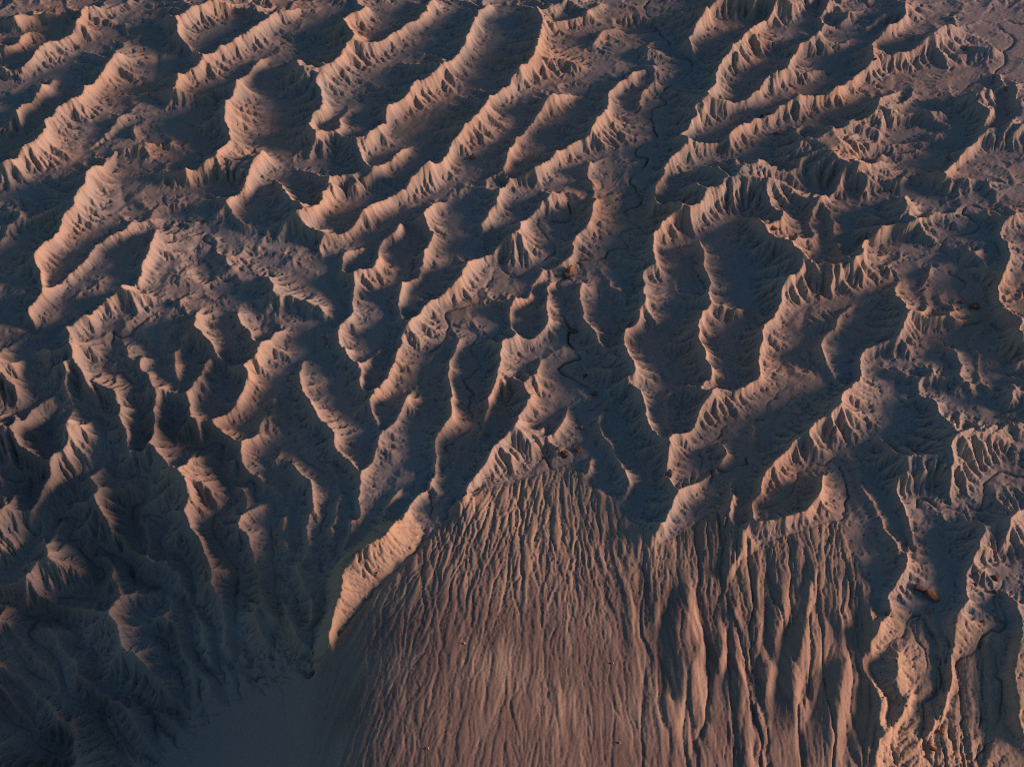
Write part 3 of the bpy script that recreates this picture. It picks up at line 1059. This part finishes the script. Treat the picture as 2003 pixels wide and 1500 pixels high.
Z = (Z - on * sc_ * ((1 - east) * gullies(wob, 2.3, 93, 64, 0.30) + east * gullies(wob_e, 2.8, 99, 50, 0.3)) * 0.68 * head
                 - on * sc_ * ((1 - east) * gullies(wob, 6.2, 94, 60, 0.22) * 0.85 + east * gullies(wob_e, 6.6, 90, 60, 0.22) * 0.8) * head
                 - on * sc_ * east * gullies(wob_e, 12, 95, 90, 0.33) * 1.8)
slope_ = np.clip(STEEP / CELL[:, None] / 0.28, 0, 1.15) * (1 - fan) * sc_
Z = Z - slope_ * (gullies(Z, 2.4, 96, 12, 0.28, True) * 0.42 + gullies(Z, 4.5, 97, 22, 0.2, True) * 0.85 + gullies(Z, 9, 98, 18, 0.2, True) * 0.85)
STEEP = STEEP / CELL[:, None]
Z = Z + (1 - 0.75 * fan) * FINE * 0.10 * np.clip(STEEP * 2.2, 0.25, 1) * CELL[:, None] / 0.6
vm = np.clip(blur(valley.astype(np.float32), 2) * 3, 0, 1)
Z = Z * (1 - 0.35 * vm) + blur(Z, 2) * 0.35 * vm
# washes cut narrow trenches of uneven depth; the shaded gullies of the lower left are the deepest
wv = np.clip(blur(wash, 1) * 3.0, 0, 1); ww = np.clip(blur(wash, 10) * 7.0, 0, 1)
main = (np.clip((PXC - 1060) / 40, 0, 1) * np.clip((1400 - PXC) / 60, 0, 1))[None, :] * np.clip((GY - 330) / 30, 0, 1)      # the long wash through the middle
t4 = down(down(valley.astype(np.float32)).mean((1, 3))).mean((1, 3))
taper = np.clip(upsample(np.pad(blur(t4, 14), ((0, 3), (0, 3)), mode='edge'), Z.shape, 4) * 9 - 0.25, 0, 1)
dep = np.clip(0.55 + 0.45 * value_noise(Z.shape, 14, 31), 0.1, 1.2)
Z -= (1 - 0.75 * fan * np.clip((PXC - 560) / 60, 0, 1)[None, :]) * (1 - 0.6 * low) * wv * dep * (0.9 + 1.6 * main) + (low * 6.0 * np.exp(-dist_full / 2.6) + (1 - low) * (1 - fan) * 2.2 * np.exp(-dist_full / 2.4)) * taper

# rills of the fan: each starts somewhere on the slope, wanders downhill (away from the camera) and ends where it meets another
guide = [(p, np.array(pts, float)) for p, _, pts in lines if p == 'w' and np.mean([q[1] for q in pts]) > 960]
gp, gd = [], []
for _, q in guide:
    for a, b in zip(q[:-1], q[1:]):
        d = b - a
        if abs(d[1]) < 12: continue
        d = d * (-1 if d[1] > 0 else 1); d = d / np.linalg.norm(d)
        gp.append((a + b) / 2); gd.append(d)
for a, b in [((640, 1440), (690, 1240)), ((720, 1440), (760, 1180)), ((820, 1450), (850, 1150)), ((900, 1450), (930, 1100)), ((1000, 1450), (1020, 1050)), ((1060, 1200), (1085, 950)),
             ((780, 1150), (850, 1050)), ((880, 1080), (930, 980)), ((1150, 1250), (1150, 1000)), ((960, 1040), (1000, 950)), ((1100, 1450), (1100, 1200)), ((1230, 1450), (1190, 1250)), ((1300, 1450), (1250, 1250)), ((860, 1090), (905, 1000)), ((940, 1040), (985, 945)), ((1010, 1050), (1050, 930)), ((1170, 1080), (1130, 940)), ((1120, 1000), (1108, 900)), ((1240, 1150), (1200, 1020)), ((700, 1300), (790, 1130))]:
    a, b = np.array(a, float), np.array(b, float)
    gp.append((a + b) / 2); gd.append((b - a) / np.linalg.norm(b - a))
gp, gd = np.array(gp), np.array(gd)
hard = (fan > 0.45) | (bundle > 0.5)
hard &= (PXC > 570)[None, :]
taken = np.zeros((NY, NX), np.float32)
rr = random.Random(5)
starts = [(rr.uniform(600, 1720), 1550 - 540 * rr.random() ** 1.6) for _ in range(500)] + [(rr.uniform(1710, 1975), rr.uniform(1220, 1540)) for _ in range(160)]
starts.sort(key=lambda p: -p[1])
q = place(starts, 0.0)
def cell_px(i, j):
    return PX0 + STEP * j
for n_, (i, j) in enumerate(q):
    px, py = starts[n_]
    if not (0 <= i < NY - 1 and 0 <= j < NX - 1) or not hard[int(i), int(j)]:
        continue
    w = 1.0 / (((gp - (px, py)) ** 2 * (1.0, 0.35)).sum(1) + 400) ** 1.5
    drift, path, strength = 0.0, [], 0.2 + 0.8 * rr.random() ** 3
    own = rr.uniform(-0.06, 0.06)
    for k in range(520):
        if k % 12 == 0:
            # where this cell is in the photograph only sets the compass bearing of the slope
            y = float(np.interp(i, np.arange(NY), ROWS)); x = (PX0 + STEP * j - PW / 2) * fwd(y) / FPX
            zz = float(base_at(x, y)); dz_ = zz - CAM_H
            dep_ = y * CP - dz_ * SP
            px = PW / 2 + FPX * x / dep_; py = PH / 2 - FPX * (y * SP + dz_ * CP) / dep_
            w = 1.0 / (((gp - (px, py)) ** 2 * (1.0, 0.35)).sum(1) + 400) ** 1.5
            d = (gd * w[:, None]).sum(0); slope = d[0] / max(0.2, -d[1])
        drift = 0.86 * drift + rr.gauss(0, 0.13)
        i += 0.72; j += 0.72 * (slope * 0.78 + own) + 0.55 * drift
        a, b = int(i + 0.5), int(j + 0.5)
        if not (1 <= a < NY - 1 and 1 <= b < NX - 1) or not hard[a, b]:
            break
        path.append((a, b))
        if k > 10 and taken[a, b] > 0 and rr.random() < 0.22:
            break
    if len(path) > 12:
        pa = np.array(path)
        ramp_ = np.clip(np.arange(len(pa)) / 50, 0.15, 1)
        taken[pa[:, 0], pa[:, 1]] = np.maximum(taken[pa[:, 0], pa[:, 1]], strength * ramp_)
r0, r1 = 0, int(np.argmax(ROWS > 400))
tk = taken[r0:r1]
amp = 0.25 + 1.0 * fy[r0:r1]
gap = distance(tk > 0)
near = np.clip(blur(tk, 1) * 3, 0, 1) + 1.3 * np.clip(blur(np.where(tk > 0.72, tk, 0), 2) * 4, 0, 1)
Z[r0:r1] += np.maximum(fan[r0:r1], bundle[r0:r1]) * (np.clip(gap, 0, 4) * 0.09 - 0.18 - near * 0.36) * amp * CELL[r0:r1, None] / 0.5
Z = blur(Z, 1) * 0.5 + Z * 0.5

relief = Z - B
curv = blur(Z, 3); curv = (curv - blur(curv, 8)) / CELL[:, None]
def norm(a, lo, hi):
    return np.clip((a - lo) / (hi - lo), 0, 1).astype(np.float32)
# ------------------------------------------------------------------ meshes
def grid_mesh(name, X, Y, Zz):
    h, w = Zz.shape
    me = bpy.data.meshes.new(name)
    co = np.empty((h * w, 3), np.float32)
    co[:, 0], co[:, 1], co[:, 2] = X.ravel(), Y.ravel(), Zz.ravel()
    idx = np.arange(h * w, dtype=np.int32).reshape(h, w)
    q = np.stack([idx[:-1, :-1], idx[:-1, 1:], idx[1:, 1:], idx[1:, :-1]], -1).reshape(-1, 4)
    me.vertices.add(h * w); me.vertices.foreach_set('co', co.ravel())
    me.loops.add(q.size); me.loops.foreach_set('vertex_index', q.ravel())
    me.polygons.add(len(q))
    me.polygons.foreach_set('loop_start', np.arange(0, q.size, 4, dtype=np.int32))
    me.update(calc_edges=True)
    me.shade_smooth()
    return me

def ground_material():
    m = bpy.data.materials.new('shale'); m.use_nodes = True
    nt = m.node_tree; nd = nt.nodes; L = nt.links.new
    bs = nd['Principled BSDF']
    bs.inputs['Roughness'].default_value = 1.0
    bs.inputs['Specular IOR Level'].default_value = 0.0
    geo = nd.new('ShaderNodeNewGeometry')
    def noise(scale, detail, rough=0.6):
        n_ = nd.new('ShaderNodeTexNoise'); n_.inputs['Scale'].default_value = scale
        n_.inputs['Detail'].default_value = detail; n_.inputs['Roughness'].default_value = rough
        L(geo.outputs['Position'], n_.inputs['Vector']); return n_.outputs['Fac']
    def ramp(fac, stops):
        r = nd.new('ShaderNodeValToRGB'); e = r.color_ramp.elements
        e[0].position, e[0].color = stops[0][0], stops[0][1] + (1,)
        e[1].position, e[1].color = stops[-1][0], stops[-1][1] + (1,)
        for p, c in stops[1:-1]:
            k = e.new(p); k.color = c + (1,)
        L(fac, r.inputs['Fac']); return r.outputs['Color']
    def mix(kind, fac, a, b):
        x = nd.new('ShaderNodeMix'); x.data_type = 'RGBA'; x.blend_type = kind
        if isinstance(fac, float): x.inputs[0].default_value = fac
        else: L(fac, x.inputs[0])
        L(a, x.inputs[6])
        if isinstance(b, tuple): x.inputs[7].default_value = b + (1,)
        else: L(b, x.inputs[7])
        return x.outputs[2]
    def attr(nm):
        a = nd.new('ShaderNodeAttribute'); a.attribute_name = nm; return a
    c = ramp(noise(0.011, 5), [(0.34, (0.285, 0.325, 0.33)), (0.5, (0.325, 0.325, 0.315)), (0.62, (0.385, 0.33, 0.28))])
    soil = attr('soil')
    sep = nd.new('ShaderNodeSeparateColor'); L(soil.outputs['Color'], sep.inputs[0])
    c = mix('MIX', sep.outputs[0], c, (0.45, 0.36, 0.255))            # weathered tan crust on the crests
    c = mix('MIX', sep.outputs[1], c, (0.39, 0.375, 0.365))           # pale grey mud on the wash floors
    c = mix('MIX', sep.outputs[2], c, (0.215, 0.185, 0.17))          # dark gravel veneer on the fan
    dark_tone = attr('dark_tone'); c = mix('MIX', dark_tone.outputs['Fac'], c, (0.10, 0.105, 0.11))   # darker channel beds and patchy darker ground at lower left
    g1 = ramp(noise(1.6, 5, 0.7), [(0.3, (0.82, 0.82, 0.82)), (0.7, (1.12, 1.12, 1.12))])
    c = mix('MULTIPLY', 1.0, c, g1)
    L(c, bs.inputs['Base Color'])
    bp_ = nd.new('ShaderNodeBump'); bp_.inputs['Strength'].default_value = 0.3; bp_.inputs['Distance'].default_value = 0.25
    L(noise(2.2, 6, 0.65), bp_.inputs['Height']); L(bp_.outputs[0], bs.inputs['Normal'])
    return m
soil = np.zeros((NY, NX, 4), np.float32); soil[..., 3] = 1
soil[..., 0] = np.clip(norm(curv, 0.02, 0.14) * (1 - fan) * 0.4 + calm * 0.5 + fan * 0.6 * norm(PXC, 560, 720)[None, :], 0, 1)
soil[..., 1] = np.clip(norm(np.log(np.maximum(FLOW, 1)), 6.5, 9.5) * norm(STEEP, 0.35, 0.1) + norm(PXC, 1650, 1950)[None, :] * norm(GY, 480, 760) * 0.9, 0, 1)
mid = (norm(PXC, 590, 760) * norm(PXC, 1700, 1400))[None, :]
soil[..., 2] = fan * np.clip(0.72 + mid * (0.15 * LONG + 0.22 * value_noise(Z.shape, 50, 61)), 0, 1) * np.clip(1.15 - 1.25 * fy, 0.05, 1) * (0.5 + 0.7 * mid)

# ------------------------------------------------------------------ the setting as separate pieces of one surface: ridges, fan slope, washes, ground
def nearest_label(lab):
    """label of the nearest marked cell (jump flooding on a quarter grid)"""
    h, w = lab.shape
    yy, xx = np.mgrid[0:h, 0:w].astype(np.float32)
    m = lab > 0
    sy = np.where(m, yy, -1e4).astype(np.float32); sx = np.where(m, xx, -1e4).astype(np.float32)
    L = lab.copy(); best = (sy - yy) ** 2 + (sx - xx) ** 2
    st = 64
    while st >= 1:
        for dy in (-st, 0, st):
            for dx in (-st, 0, st):
                if dy or dx:
                    ty = np.full_like(sy, -1e4); tx = np.full_like(sx, -1e4); tl = np.zeros_like(L)
                    a0, a1, b0, b1 = max(0, dy), min(h, h + dy), max(0, dx), min(w, w + dx)
                    ty[a0:a1, b0:b1] = sy[a0 - dy:a1 - dy, b0 - dx:b1 - dx]
                    tx[a0:a1, b0:b1] = sx[a0 - dy:a1 - dy, b0 - dx:b1 - dx]
                    tl[a0:a1, b0:b1] = L[a0 - dy:a1 - dy, b0 - dx:b1 - dx]
                    d = (ty - yy) ** 2 + (tx - xx) ** 2
                    k = d < best
                    sy = np.where(k, ty, sy); sx = np.where(k, tx, sx); best = np.where(k, d, best); L = np.where(k, tl, L)
        st //= 2
    return L
H4, W4 = NY // 4 + 1, NX // 4 + 1
lab = np.zeros((H4, W4), np.int32); nr = 0
for typ, wt, pts in lines:
    pa = np.array(pts)
    if typ != 'c' or wt < 0.75 or np.abs(np.diff(pa, axis=0)).sum() < 95:
        continue
    q = spline(place(pts, 8.0))
    i, j, _ = cells_of(q)
    if len(i) < 12 or fan[i, j].mean() > 0.5:
        continue
    nr += 1
    lab[i // 4, j // 4] = nr
lab = nearest_label(lab)
full = lab[(np.arange(NY) // 4)[:, None], (np.arange(NX) // 4)[None, :]]
rel = blur(Z - B, 10)
part = np.where(rel > 2.6, full, 0)
part[fan > 0.5] = -1
part[(wv > 0.5) & (fan < 0.5)] = -2
SHALE = ground_material()
idx = np.arange(NY * NX, dtype=np.int32).reshape(NY, NX)
QUADS = np.stack([idx[:-1, :-1], idx[:-1, 1:], idx[1:, 1:], idx[1:, :-1]], -1).reshape(-1, 4)
QP = part[:-1, :-1].ravel()
CO = np.stack([GX.ravel(), GY.ravel(), Z.ravel()], -1).astype(np.float32)
SOIL, DARK_TONE = soil.reshape(-1, 4), np.clip(0.5 * wv * dep.clip(0, 1) * (1 - fan) + low * np.clip(0.28 + 0.3 * value_noise(Z.shape, 45, 77), 0, 0.6), 0, 1).astype(np.float32).ravel()  # darker along the washes, and in random patches over the lower left
order = np.argsort(QP, kind='stable')
vals, first, count = np.unique(QP[order], return_index=True, return_counts=True)
def submesh(name, q, co, so, tone):
    used, inv = np.unique(q.ravel(), return_inverse=True)
    me = bpy.data.meshes.new(name)
    me.vertices.add(len(used)); me.vertices.foreach_set('co', co[used].ravel())
    me.loops.add(q.size); me.loops.foreach_set('vertex_index', inv.astype(np.int32).ravel())
    me.polygons.add(len(q)); me.polygons.foreach_set('loop_start', np.arange(0, q.size, 4, dtype=np.int32))
    me.update(calc_edges=True)
    me.shade_smooth()
    me.color_attributes.new('soil', 'FLOAT_COLOR', 'POINT').data.foreach_set('color', so[used].ravel())
    me.attributes.new('dark_tone', 'FLOAT', 'POINT').data.foreach_set('value', tone[used].ravel())
    me.materials.append(SHALE)
    o = bpy.data.objects.new(name, me); sc.collection.objects.link(o); o['kind'] = 'structure'
    return o
small = QP.copy()
for v, c in zip(vals, count):
    if v > 0 and c < 1500:
        small[QP == v] = 0
QP = small
order = np.argsort(QP, kind='stable')
vals, first, count = np.unique(QP[order], return_index=True, return_counts=True)
for v, f, c in zip(vals, first, count):
    nm = {0: 'ground', -1: 'fan_slope', -2: 'dry_wash'}.get(int(v), 'ridge')
    submesh(nm, QUADS[order[f:f + c]], CO, SOIL, DARK_TONE)

# the same badlands carry on past the edges of the picture, at a third of the detail
def axis(n, pad):
    return np.concatenate([np.arange(-pad, 0, 3), np.arange(0, n - 1, 3), [n - 1], np.arange(n + 2, n + pad, 3)]).astype(float)
EI, EJ = axis(NY, 240), axis(NX, 420)
ey = np.interp(EI, np.arange(NY), ROWS) + np.minimum(EI, 0) * CELL[0] + np.maximum(EI - NY + 1, 0) * CELL[-1]
EY = np.repeat(ey[:, None], len(EJ), 1)
EX = (PX0 + STEP * EJ[None, :] - PW / 2) * (fwd(EY) / FPX)
def mirror(v, n):
    v = np.abs(v)
    return np.where(v > n - 1, 2 * (n - 1) - v, v).astype(int).clip(0, n - 1)
MI, MJ = mirror(EI, NY), mirror(EJ, NX)
off = np.maximum.reduce([-EI[:, None] + 0 * EJ, EI[:, None] - NY + 1 + 0 * EJ, -EJ[None, :] + 0 * EI[:, None], EJ[None, :] - NX + 1 + 0 * EI[:, None]]).clip(0)
EB = base_at(EX, np.maximum(EY, 70.0))
bm_ = B[np.ix_(MI, MJ)]
EB = np.clip(EB, bm_ - 25, bm_ + 25)
EZ = (Z - B)[np.ix_(MI, MJ)] * (1 - 0.4 * np.clip(off / 400, 0, 1)) + np.where(off > 0, EB, bm_)
out_i = (EI < 0) | (EI > NY - 1); out_j = (EJ < 0) | (EJ > NX - 1)
ei = np.arange(EX.size, dtype=np.int32).reshape(EX.shape)
eq = np.stack([ei[:-1, :-1], ei[:-1, 1:], ei[1:, 1:], ei[1:, :-1]], -1)
ko = ((out_i[:-1] | out_i[1:])[:, None] | (out_j[:-1] | out_j[1:])[None, :])
submesh('ground', eq[ko], np.stack([EX.ravel(), EY.ravel(), EZ.ravel()], -1).astype(np.float32), soil[np.ix_(MI, MJ)].reshape(-1, 4), DARK_TONE.reshape(NY, NX)[np.ix_(MI, MJ)].ravel())

# the land beyond the surveyed sheet, coarse, out to the horizon
def sample_z(x, y):
    i, j = to_index(x, y)
    i0 = np.clip(i, 0, NY - 1.001); j0 = np.clip(j, 0, NX - 1.001)
    a, b = i0.astype(int), j0.astype(int)
    fy_, fx_ = i0 - a, j0 - b
    return (Z[a, b] * (1 - fy_) * (1 - fx_) + Z[a + 1, b] * fy_ * (1 - fx_) + Z[a, b + 1] * (1 - fy_) * fx_ + Z[a + 1, b + 1] * fy_ * fx_)
ox = np.concatenate([-np.geomspace(6000, 620, 26), np.arange(-600, 601, 12.0), np.geomspace(620, 6000, 26)])
oy = np.concatenate([-np.geomspace(3000, 60, 18), np.arange(-48, 1000, 12.0), np.geomspace(1015, 7000, 30)])
OX, OY = np.meshgrid(ox, oy)
y_lo, y_hi = ey[0], ey[-1]
yc = np.clip(OY, y_lo, y_hi)
half0, half1 = (PX0 + STEP * EJ[0] - PW / 2) / FPX * fwd(yc), (PX0 + STEP * EJ[-1] - PW / 2) / FPX * fwd(yc)
xc = np.clip(OX, half0, half1)
gapd = np.hypot(OX - xc, OY - yc)
t = np.clip(gapd / 200, 0, 1)
OZ = (6.0 * value_noise(OX.shape, 3, 81) + 3.0 * value_noise(OX.shape, 9, 82)) * t - 2 * t - 9 * (1 - t) - np.where(gapd < 1e-6, 34.0, 0.0)
inner = (gapd < 1e-6) & (OY > y_lo + 60) & (OY < y_hi - 60) & (OX > half0 + 60) & (OX < half1 - 60)
oi = np.arange(OX.size, dtype=np.int32).reshape(OX.shape)
oq = np.stack([oi[:-1, :-1], oi[:-1, 1:], oi[1:, 1:], oi[1:, :-1]], -1)
keep = ~(inner[:-1, :-1] & inner[1:, 1:] & inner[:-1, 1:] & inner[1:, :-1])
oc = np.stack([OX.ravel(), OY.ravel(), OZ.ravel()], -1).astype(np.float32)
submesh('terrain', oq[keep], oc, np.zeros((OX.size, 4), np.float32), np.zeros(OX.size, np.float32))

# ------------------------------------------------------------------ boulders and loose rock
def on_ground(px, py):
    z = 0.0
    for _ in range(25):
        x, y = ground_xy(px, py, z)
        z = 0.5 * z + 0.5 * float(sample_z(np.float64(x), np.float64(y)))
    x, y = ground_xy(px, py, z)
    return x, y, float(sample_z(np.float64(x), np.float64(y)))

def rock_material(name, c0, c1):
    m = bpy.data.materials.new(name); m.use_nodes = True
    nt = m.node_tree; nd = nt.nodes; L = nt.links.new; bs = nd['Principled BSDF']
    bs.inputs['Roughness'].default_value = 0.95; bs.inputs['Specular IOR Level'].default_value = 0.1
    tc = nd.new('ShaderNodeTexCoord'); n_ = nd.new('ShaderNodeTexNoise')
    n_.inputs['Scale'].default_value = 1.1; n_.inputs['Detail'].default_value = 6
    L(tc.outputs['Object'], n_.inputs['Vector'])
    r = nd.new('ShaderNodeValToRGB'); e = r.color_ramp.elements
    e[0].position, e[0].color, e[1].position, e[1].color = 0.35, c0 + (1,), 0.65, c1 + (1,)
    L(n_.outputs['Fac'], r.inputs['Fac']); L(r.outputs['Color'], bs.inputs['Base Color'])
    b = nd.new('ShaderNodeBump'); b.inputs['Strength'].default_value = 0.8; b.inputs['Distance'].default_value = 0.2
    n2 = nd.new('ShaderNodeTexNoise'); n2.inputs['Scale'].default_value = 4; n2.inputs['Detail'].default_value = 8
    L(tc.outputs['Object'], n2.inputs['Vector']); L(n2.outputs['Fac'], b.inputs['Height']); L(b.outputs[0], bs.inputs['Normal'])
    return m
ORANGE = rock_material('orange_sandstone', (0.36, 0.19, 0.10), (0.46, 0.27, 0.15))
BROWN = rock_material('brown_sandstone', (0.16, 0.10, 0.065), (0.26, 0.165, 0.10))
DARK = rock_material('dark_sandstone', (0.09, 0.075, 0.065), (0.15, 0.12, 0.10))
PALE = rock_material('pale_sandstone', (0.45, 0.36, 0.28), (0.58, 0.48, 0.38))
import bmesh
def rock_bm(seed, sx, sy, sz, n=26):
    """an angular block: the hull of points pushed towards a box, edges chipped"""
    r = random.Random(seed); bm = bmesh.new()
    for _ in range(n):
        v = [r.uniform(-1, 1) for _ in range(3)]
        m = max(abs(c) for c in v)
        k = r.uniform(0.82, 1.0) / m
        s = (sum(c * c for c in v) ** 0.5)
        k = 0.65 * k + 0.35 / s
        bm.verts.new((v[0] * k * sx, v[1] * k * sy, v[2] * k * sz))
    h = bmesh.ops.convex_hull(bm, input=bm.verts)
    bmesh.ops.delete(bm, geom=list({g_ for g_ in h['geom_interior'] + h['geom_unused'] if isinstance(g_, bmesh.types.BMVert)}), context='VERTS')
    bmesh.ops.bevel(bm, geom=list(bm.edges), offset=min(sx, sy, sz) * 0.10, segments=1, affect='EDGES')
    return bm
def boulder(name, cat, px, py, w, h, d, mat, label, seed, rot=(0, 0, 0), group=None, sink=0.3):
    """w, h, d in photograph pixels across, tall and deep, turned into metres at its distance"""
    x, y, z = on_ground(px, py)
    m = fwd(y, z) / FPX
    bm = rock_bm(seed, w * m / 2, d * m / 2, h * m / 2)
    me = bpy.data.meshes.new(name); bm.to_mesh(me); bm.free()
    me.materials.append(mat)
    o = bpy.data.objects.new(name, me); sc.collection.objects.link(o)
    o.location = (x, y, z + h * m / 2 * (1 - 2 * sink)); o.rotation_euler = rot
    o['label'], o['category'] = label, cat
    if group: o['group'] = group
    return o
BOULDERS = [
    ('rock_slab', 1115, 533, 10, 26, 12, ORANGE, 'bright orange upright rock slab beside the wash bend in the middle of the badlands', (0.1, 0.25, 0.5)),
    ('boulder', 1107, 541, 12, 12, 12, DARK, 'dark block at the foot of the bright orange upright slab', (0, 0.2, 0.3)),
    ('boulder', 1119, 545, 9, 8, 9, ORANGE, 'small orange boulder just below the upright orange slab', (0, 0, 1.0)),
    ('boulder', 1121, 649, 17, 10, 11, BROWN, 'low brown boulder alone on the dark flat right of the middle wash', (0, 0, 0.2)),
    ('boulder', 1145, 736, 11, 7, 9, DARK, 'dark boulder on the shaded slope above the reddish boulder by the wash', (0, 0, 0.7)),
    ('boulder', 1163, 771, 12, 8, 9, BROWN, 'reddish brown boulder on the rim of the wash bend above the fan', (0, 0, -0.4)),
    ('boulder', 1185, 802, 9, 10, 8, ORANGE, 'small orange boulder right of the wash bend above the fan', (0, 0.2, 0.4)),
    ('boulder', 1137, 838, 8, 9, 7, ORANGE, 'tiny orange boulder perched on the wash bank over the fan head', (0, 0.1, 0.9)),
    ('boulder', 1105, 888, 15, 11, 13, BROWN, 'brown boulder at the very head of the rilled fan, left of the wash', (0.1, 0, 0.3)),
    ('boulder', 1131, 880, 16, 11, 12, BROWN, 'round brown boulder in the wash mouth right of the fan head', (0, 0, 0.8)),
    ('boulder', 1094, 877, 9, 7, 8, ORANGE, 'small orange boulder up the bank from the brown boulder at the fan head', (0, 0, 0.1)),
    ('boulder', 1498, 228, 9, 12, 9, ORANGE, 'orange boulder on the long ridge crest at upper right', (0, 0.2, 0.4)),
    ('boulder', 1489, 229, 6, 7, 6, DARK, 'small dark boulder touching the orange one on the upper right crest', (0, 0, 0.3)),
    ('boulder', 1518, 263, 11, 9, 10, BROWN, 'rounded brown boulder in the hollow below the upper right crest', (0, 0, 0.5)),
    ('boulder', 1515, 448, 15, 7, 10, BROWN, 'flat reddish brown boulder on the pale curved spur at right', (0, 0.1, -0.4)),
    ('boulder', 1744, 373, 9, 6, 8, BROWN, 'small brown boulder under the starfish shaped crest at upper right', (0, 0, 0.2)),
    ('boulder', 1881, 592, 12, 7, 10, BROWN, 'smaller of the two brown boulders by the right hand wash', (0, 0, 0.4)),
    ('boulder', 1907, 601, 22, 11, 15, BROWN, 'wide flat brown boulder beside a smaller one by the right hand wash', (0, 0.05, 0.1)),
    ('boulder', 925, 310, 15, 9, 11, BROWN, 'lone brown boulder resting low on the slope of an upper middle ridge', (0, 0, 0.3)),
    ('rock_slab', 1822, 1166, 32, 13, 20, BROWN, 'long tilted brown rock slab lying across the gully at lower right', (0.1, 0.25, -0.6)),
    ('rock_slab', 1799, 1151, 24, 10, 16, DARK, 'dark slab wedged upslope of the long tilted brown slab', (0, 0.1, -0.2)),
    ('boulder', 1815, 1196, 12, 9, 10, ORANGE, 'orange boulder at the pointed rill head below the long brown slab', (0, 0, 0.6)),
    ('boulder', 1912, 1126, 9, 10, 8, ORANGE, 'small orange boulder on the rubbly knob at the right edge', (0, 0, 0.2)),
    ('boulder', 1908, 1144, 11, 7, 9, BROWN, 'brown boulder just below the orange one on the rubbly right knob', (0, 0, 0.9)),
    ('boulder', 1949, 1131, 26, 13, 16, DARK, 'big dark wedge of rock on the right knob near the edge', (0.1, 0.3, 0.4)),
    ('boulder', 1945, 1158, 10, 9, 9, BROWN, 'brown boulder under the big dark wedge at the right edge', (0, 0, 0.4)),
    ('boulder', 1924, 1215, 7, 7, 6, ORANGE, 'orange boulder halfway down the lit spur at the right edge', (0, 0, 0.2)),
    ('boulder', 1952, 1213, 7, 7, 6, ORANGE, 'orange boulder on the gully lip of the rightmost lit spur', (0, 0, 0.8)),
    ('boulder', 1843, 1430, 12, 9, 9, ORANGE, 'orange boulder between forked rills in the bottom right corner', (0, 0, 0.2)),
    ('boulder', 1824, 1461, 16, 9, 11, ORANGE, 'wider orange boulder below the forked rills in the bottom right corner', (0, 0.15, -0.6)),
    ('boulder', 1796, 1145, 9, 6, 8, DARK, 'little dark boulder on the rim above the two brown slabs', (0, 0, 0.1)),
    ('boulder', 1711, 117, 8, 5, 7, DARK, 'small dark boulder on the far ridge near the top right flats', (0, 0, 0.1)),
    ('boulder', 928, 857, 6, 5, 5, PALE, 'pale little boulder in the dark gully left of the fan head ridge', (0, 0, 0.1)),
]
for k, (nm, px, py, w, h, d, mat, lbl, rot) in enumerate(BOULDERS):
    boulder(nm, 'boulder' if nm == 'boulder' else 'rock slab', px, py, w, h, d, mat, lbl, 100 + k, rot)
SMALL = [(740, 1120, 'pale little rock out on the bright smooth shoulder left of the fan'), (716, 1169, 'pale little rock at the edge where the bright shoulder meets the rills'),
         (908, 1258, 'pale little rock beside the long dark rill in the middle of the fan'), (837, 1463, 'pale little rock near the bottom edge on the left half of the fan'),
         (1198, 1297, 'pale little rock between fine rills right of the middle of the fan'), (1212, 1452, 'pale little rock near the bottom edge right of the middle of the fan')]
for k, (px, py, lbl) in enumerate(SMALL):
    boulder('rock', 'rock', px, py, 5, 4, 5, PALE, lbl, 300 + k, (0, 0, k), 'small pale rocks on and beside the fan slope', 0.2)
# loose rubble below the rock band at the head of the fan: too many to count
rb = bmesh.new(); r = random.Random(3)
path = [(937, 935), (960, 938), (985, 935), (1010, 930), (1030, 922), (1050, 905), (1070, 890), (1090, 885), (1110, 892), (1125, 878)]
knob = [(1895, 1135), (1905, 1150), (1920, 1135), (1940, 1160), (1950, 1200), (1940, 1225), (1920, 1250), (1795, 1160), (1830, 1180), (1845, 1420), (1830, 1450)]
for k in range(330):
    if k < 240:
        q = r.random() * (len(path) - 1); a = int(q); f = q - a
        px = path[a][0] * (1 - f) + path[a + 1][0] * f + r.gauss(0, 5); py = path[a][1] * (1 - f) + path[a + 1][1] * f + r.gauss(0, 5) - 3
    else:
        c = knob[r.randrange(len(knob))]; px, py = c[0] + r.gauss(0, 9), c[1] + r.gauss(0, 9)
    x, y, z = on_ground(px, py)
    s = 0.12 + 0.4 * r.random() ** 4
    b1 = rock_bm(1000 + k, s, s * r.uniform(0.6, 1), s * r.uniform(0.5, 0.9), 10)
    tmp = bpy.data.meshes.new('t'); b1.to_mesh(tmp); b1.free()
    n0 = len(rb.verts); rb.from_mesh(tmp); rb.verts.ensure_lookup_table()
    for v in rb.verts[n0:]:
        v.co.x += x; v.co.y += y; v.co.z += z + s * 0.2
    bpy.data.meshes.remove(tmp)
me = bpy.data.meshes.new('rubble'); rb.to_mesh(me); rb.free(); me.materials.append(BROWN)
o = bpy.data.objects.new('rubble', me); sc.collection.objects.link(o)
o['kind'] = 'stuff'; o['label'] = 'loose brown rubble along the rock band at the fan head'; o['category'] = 'rubble'
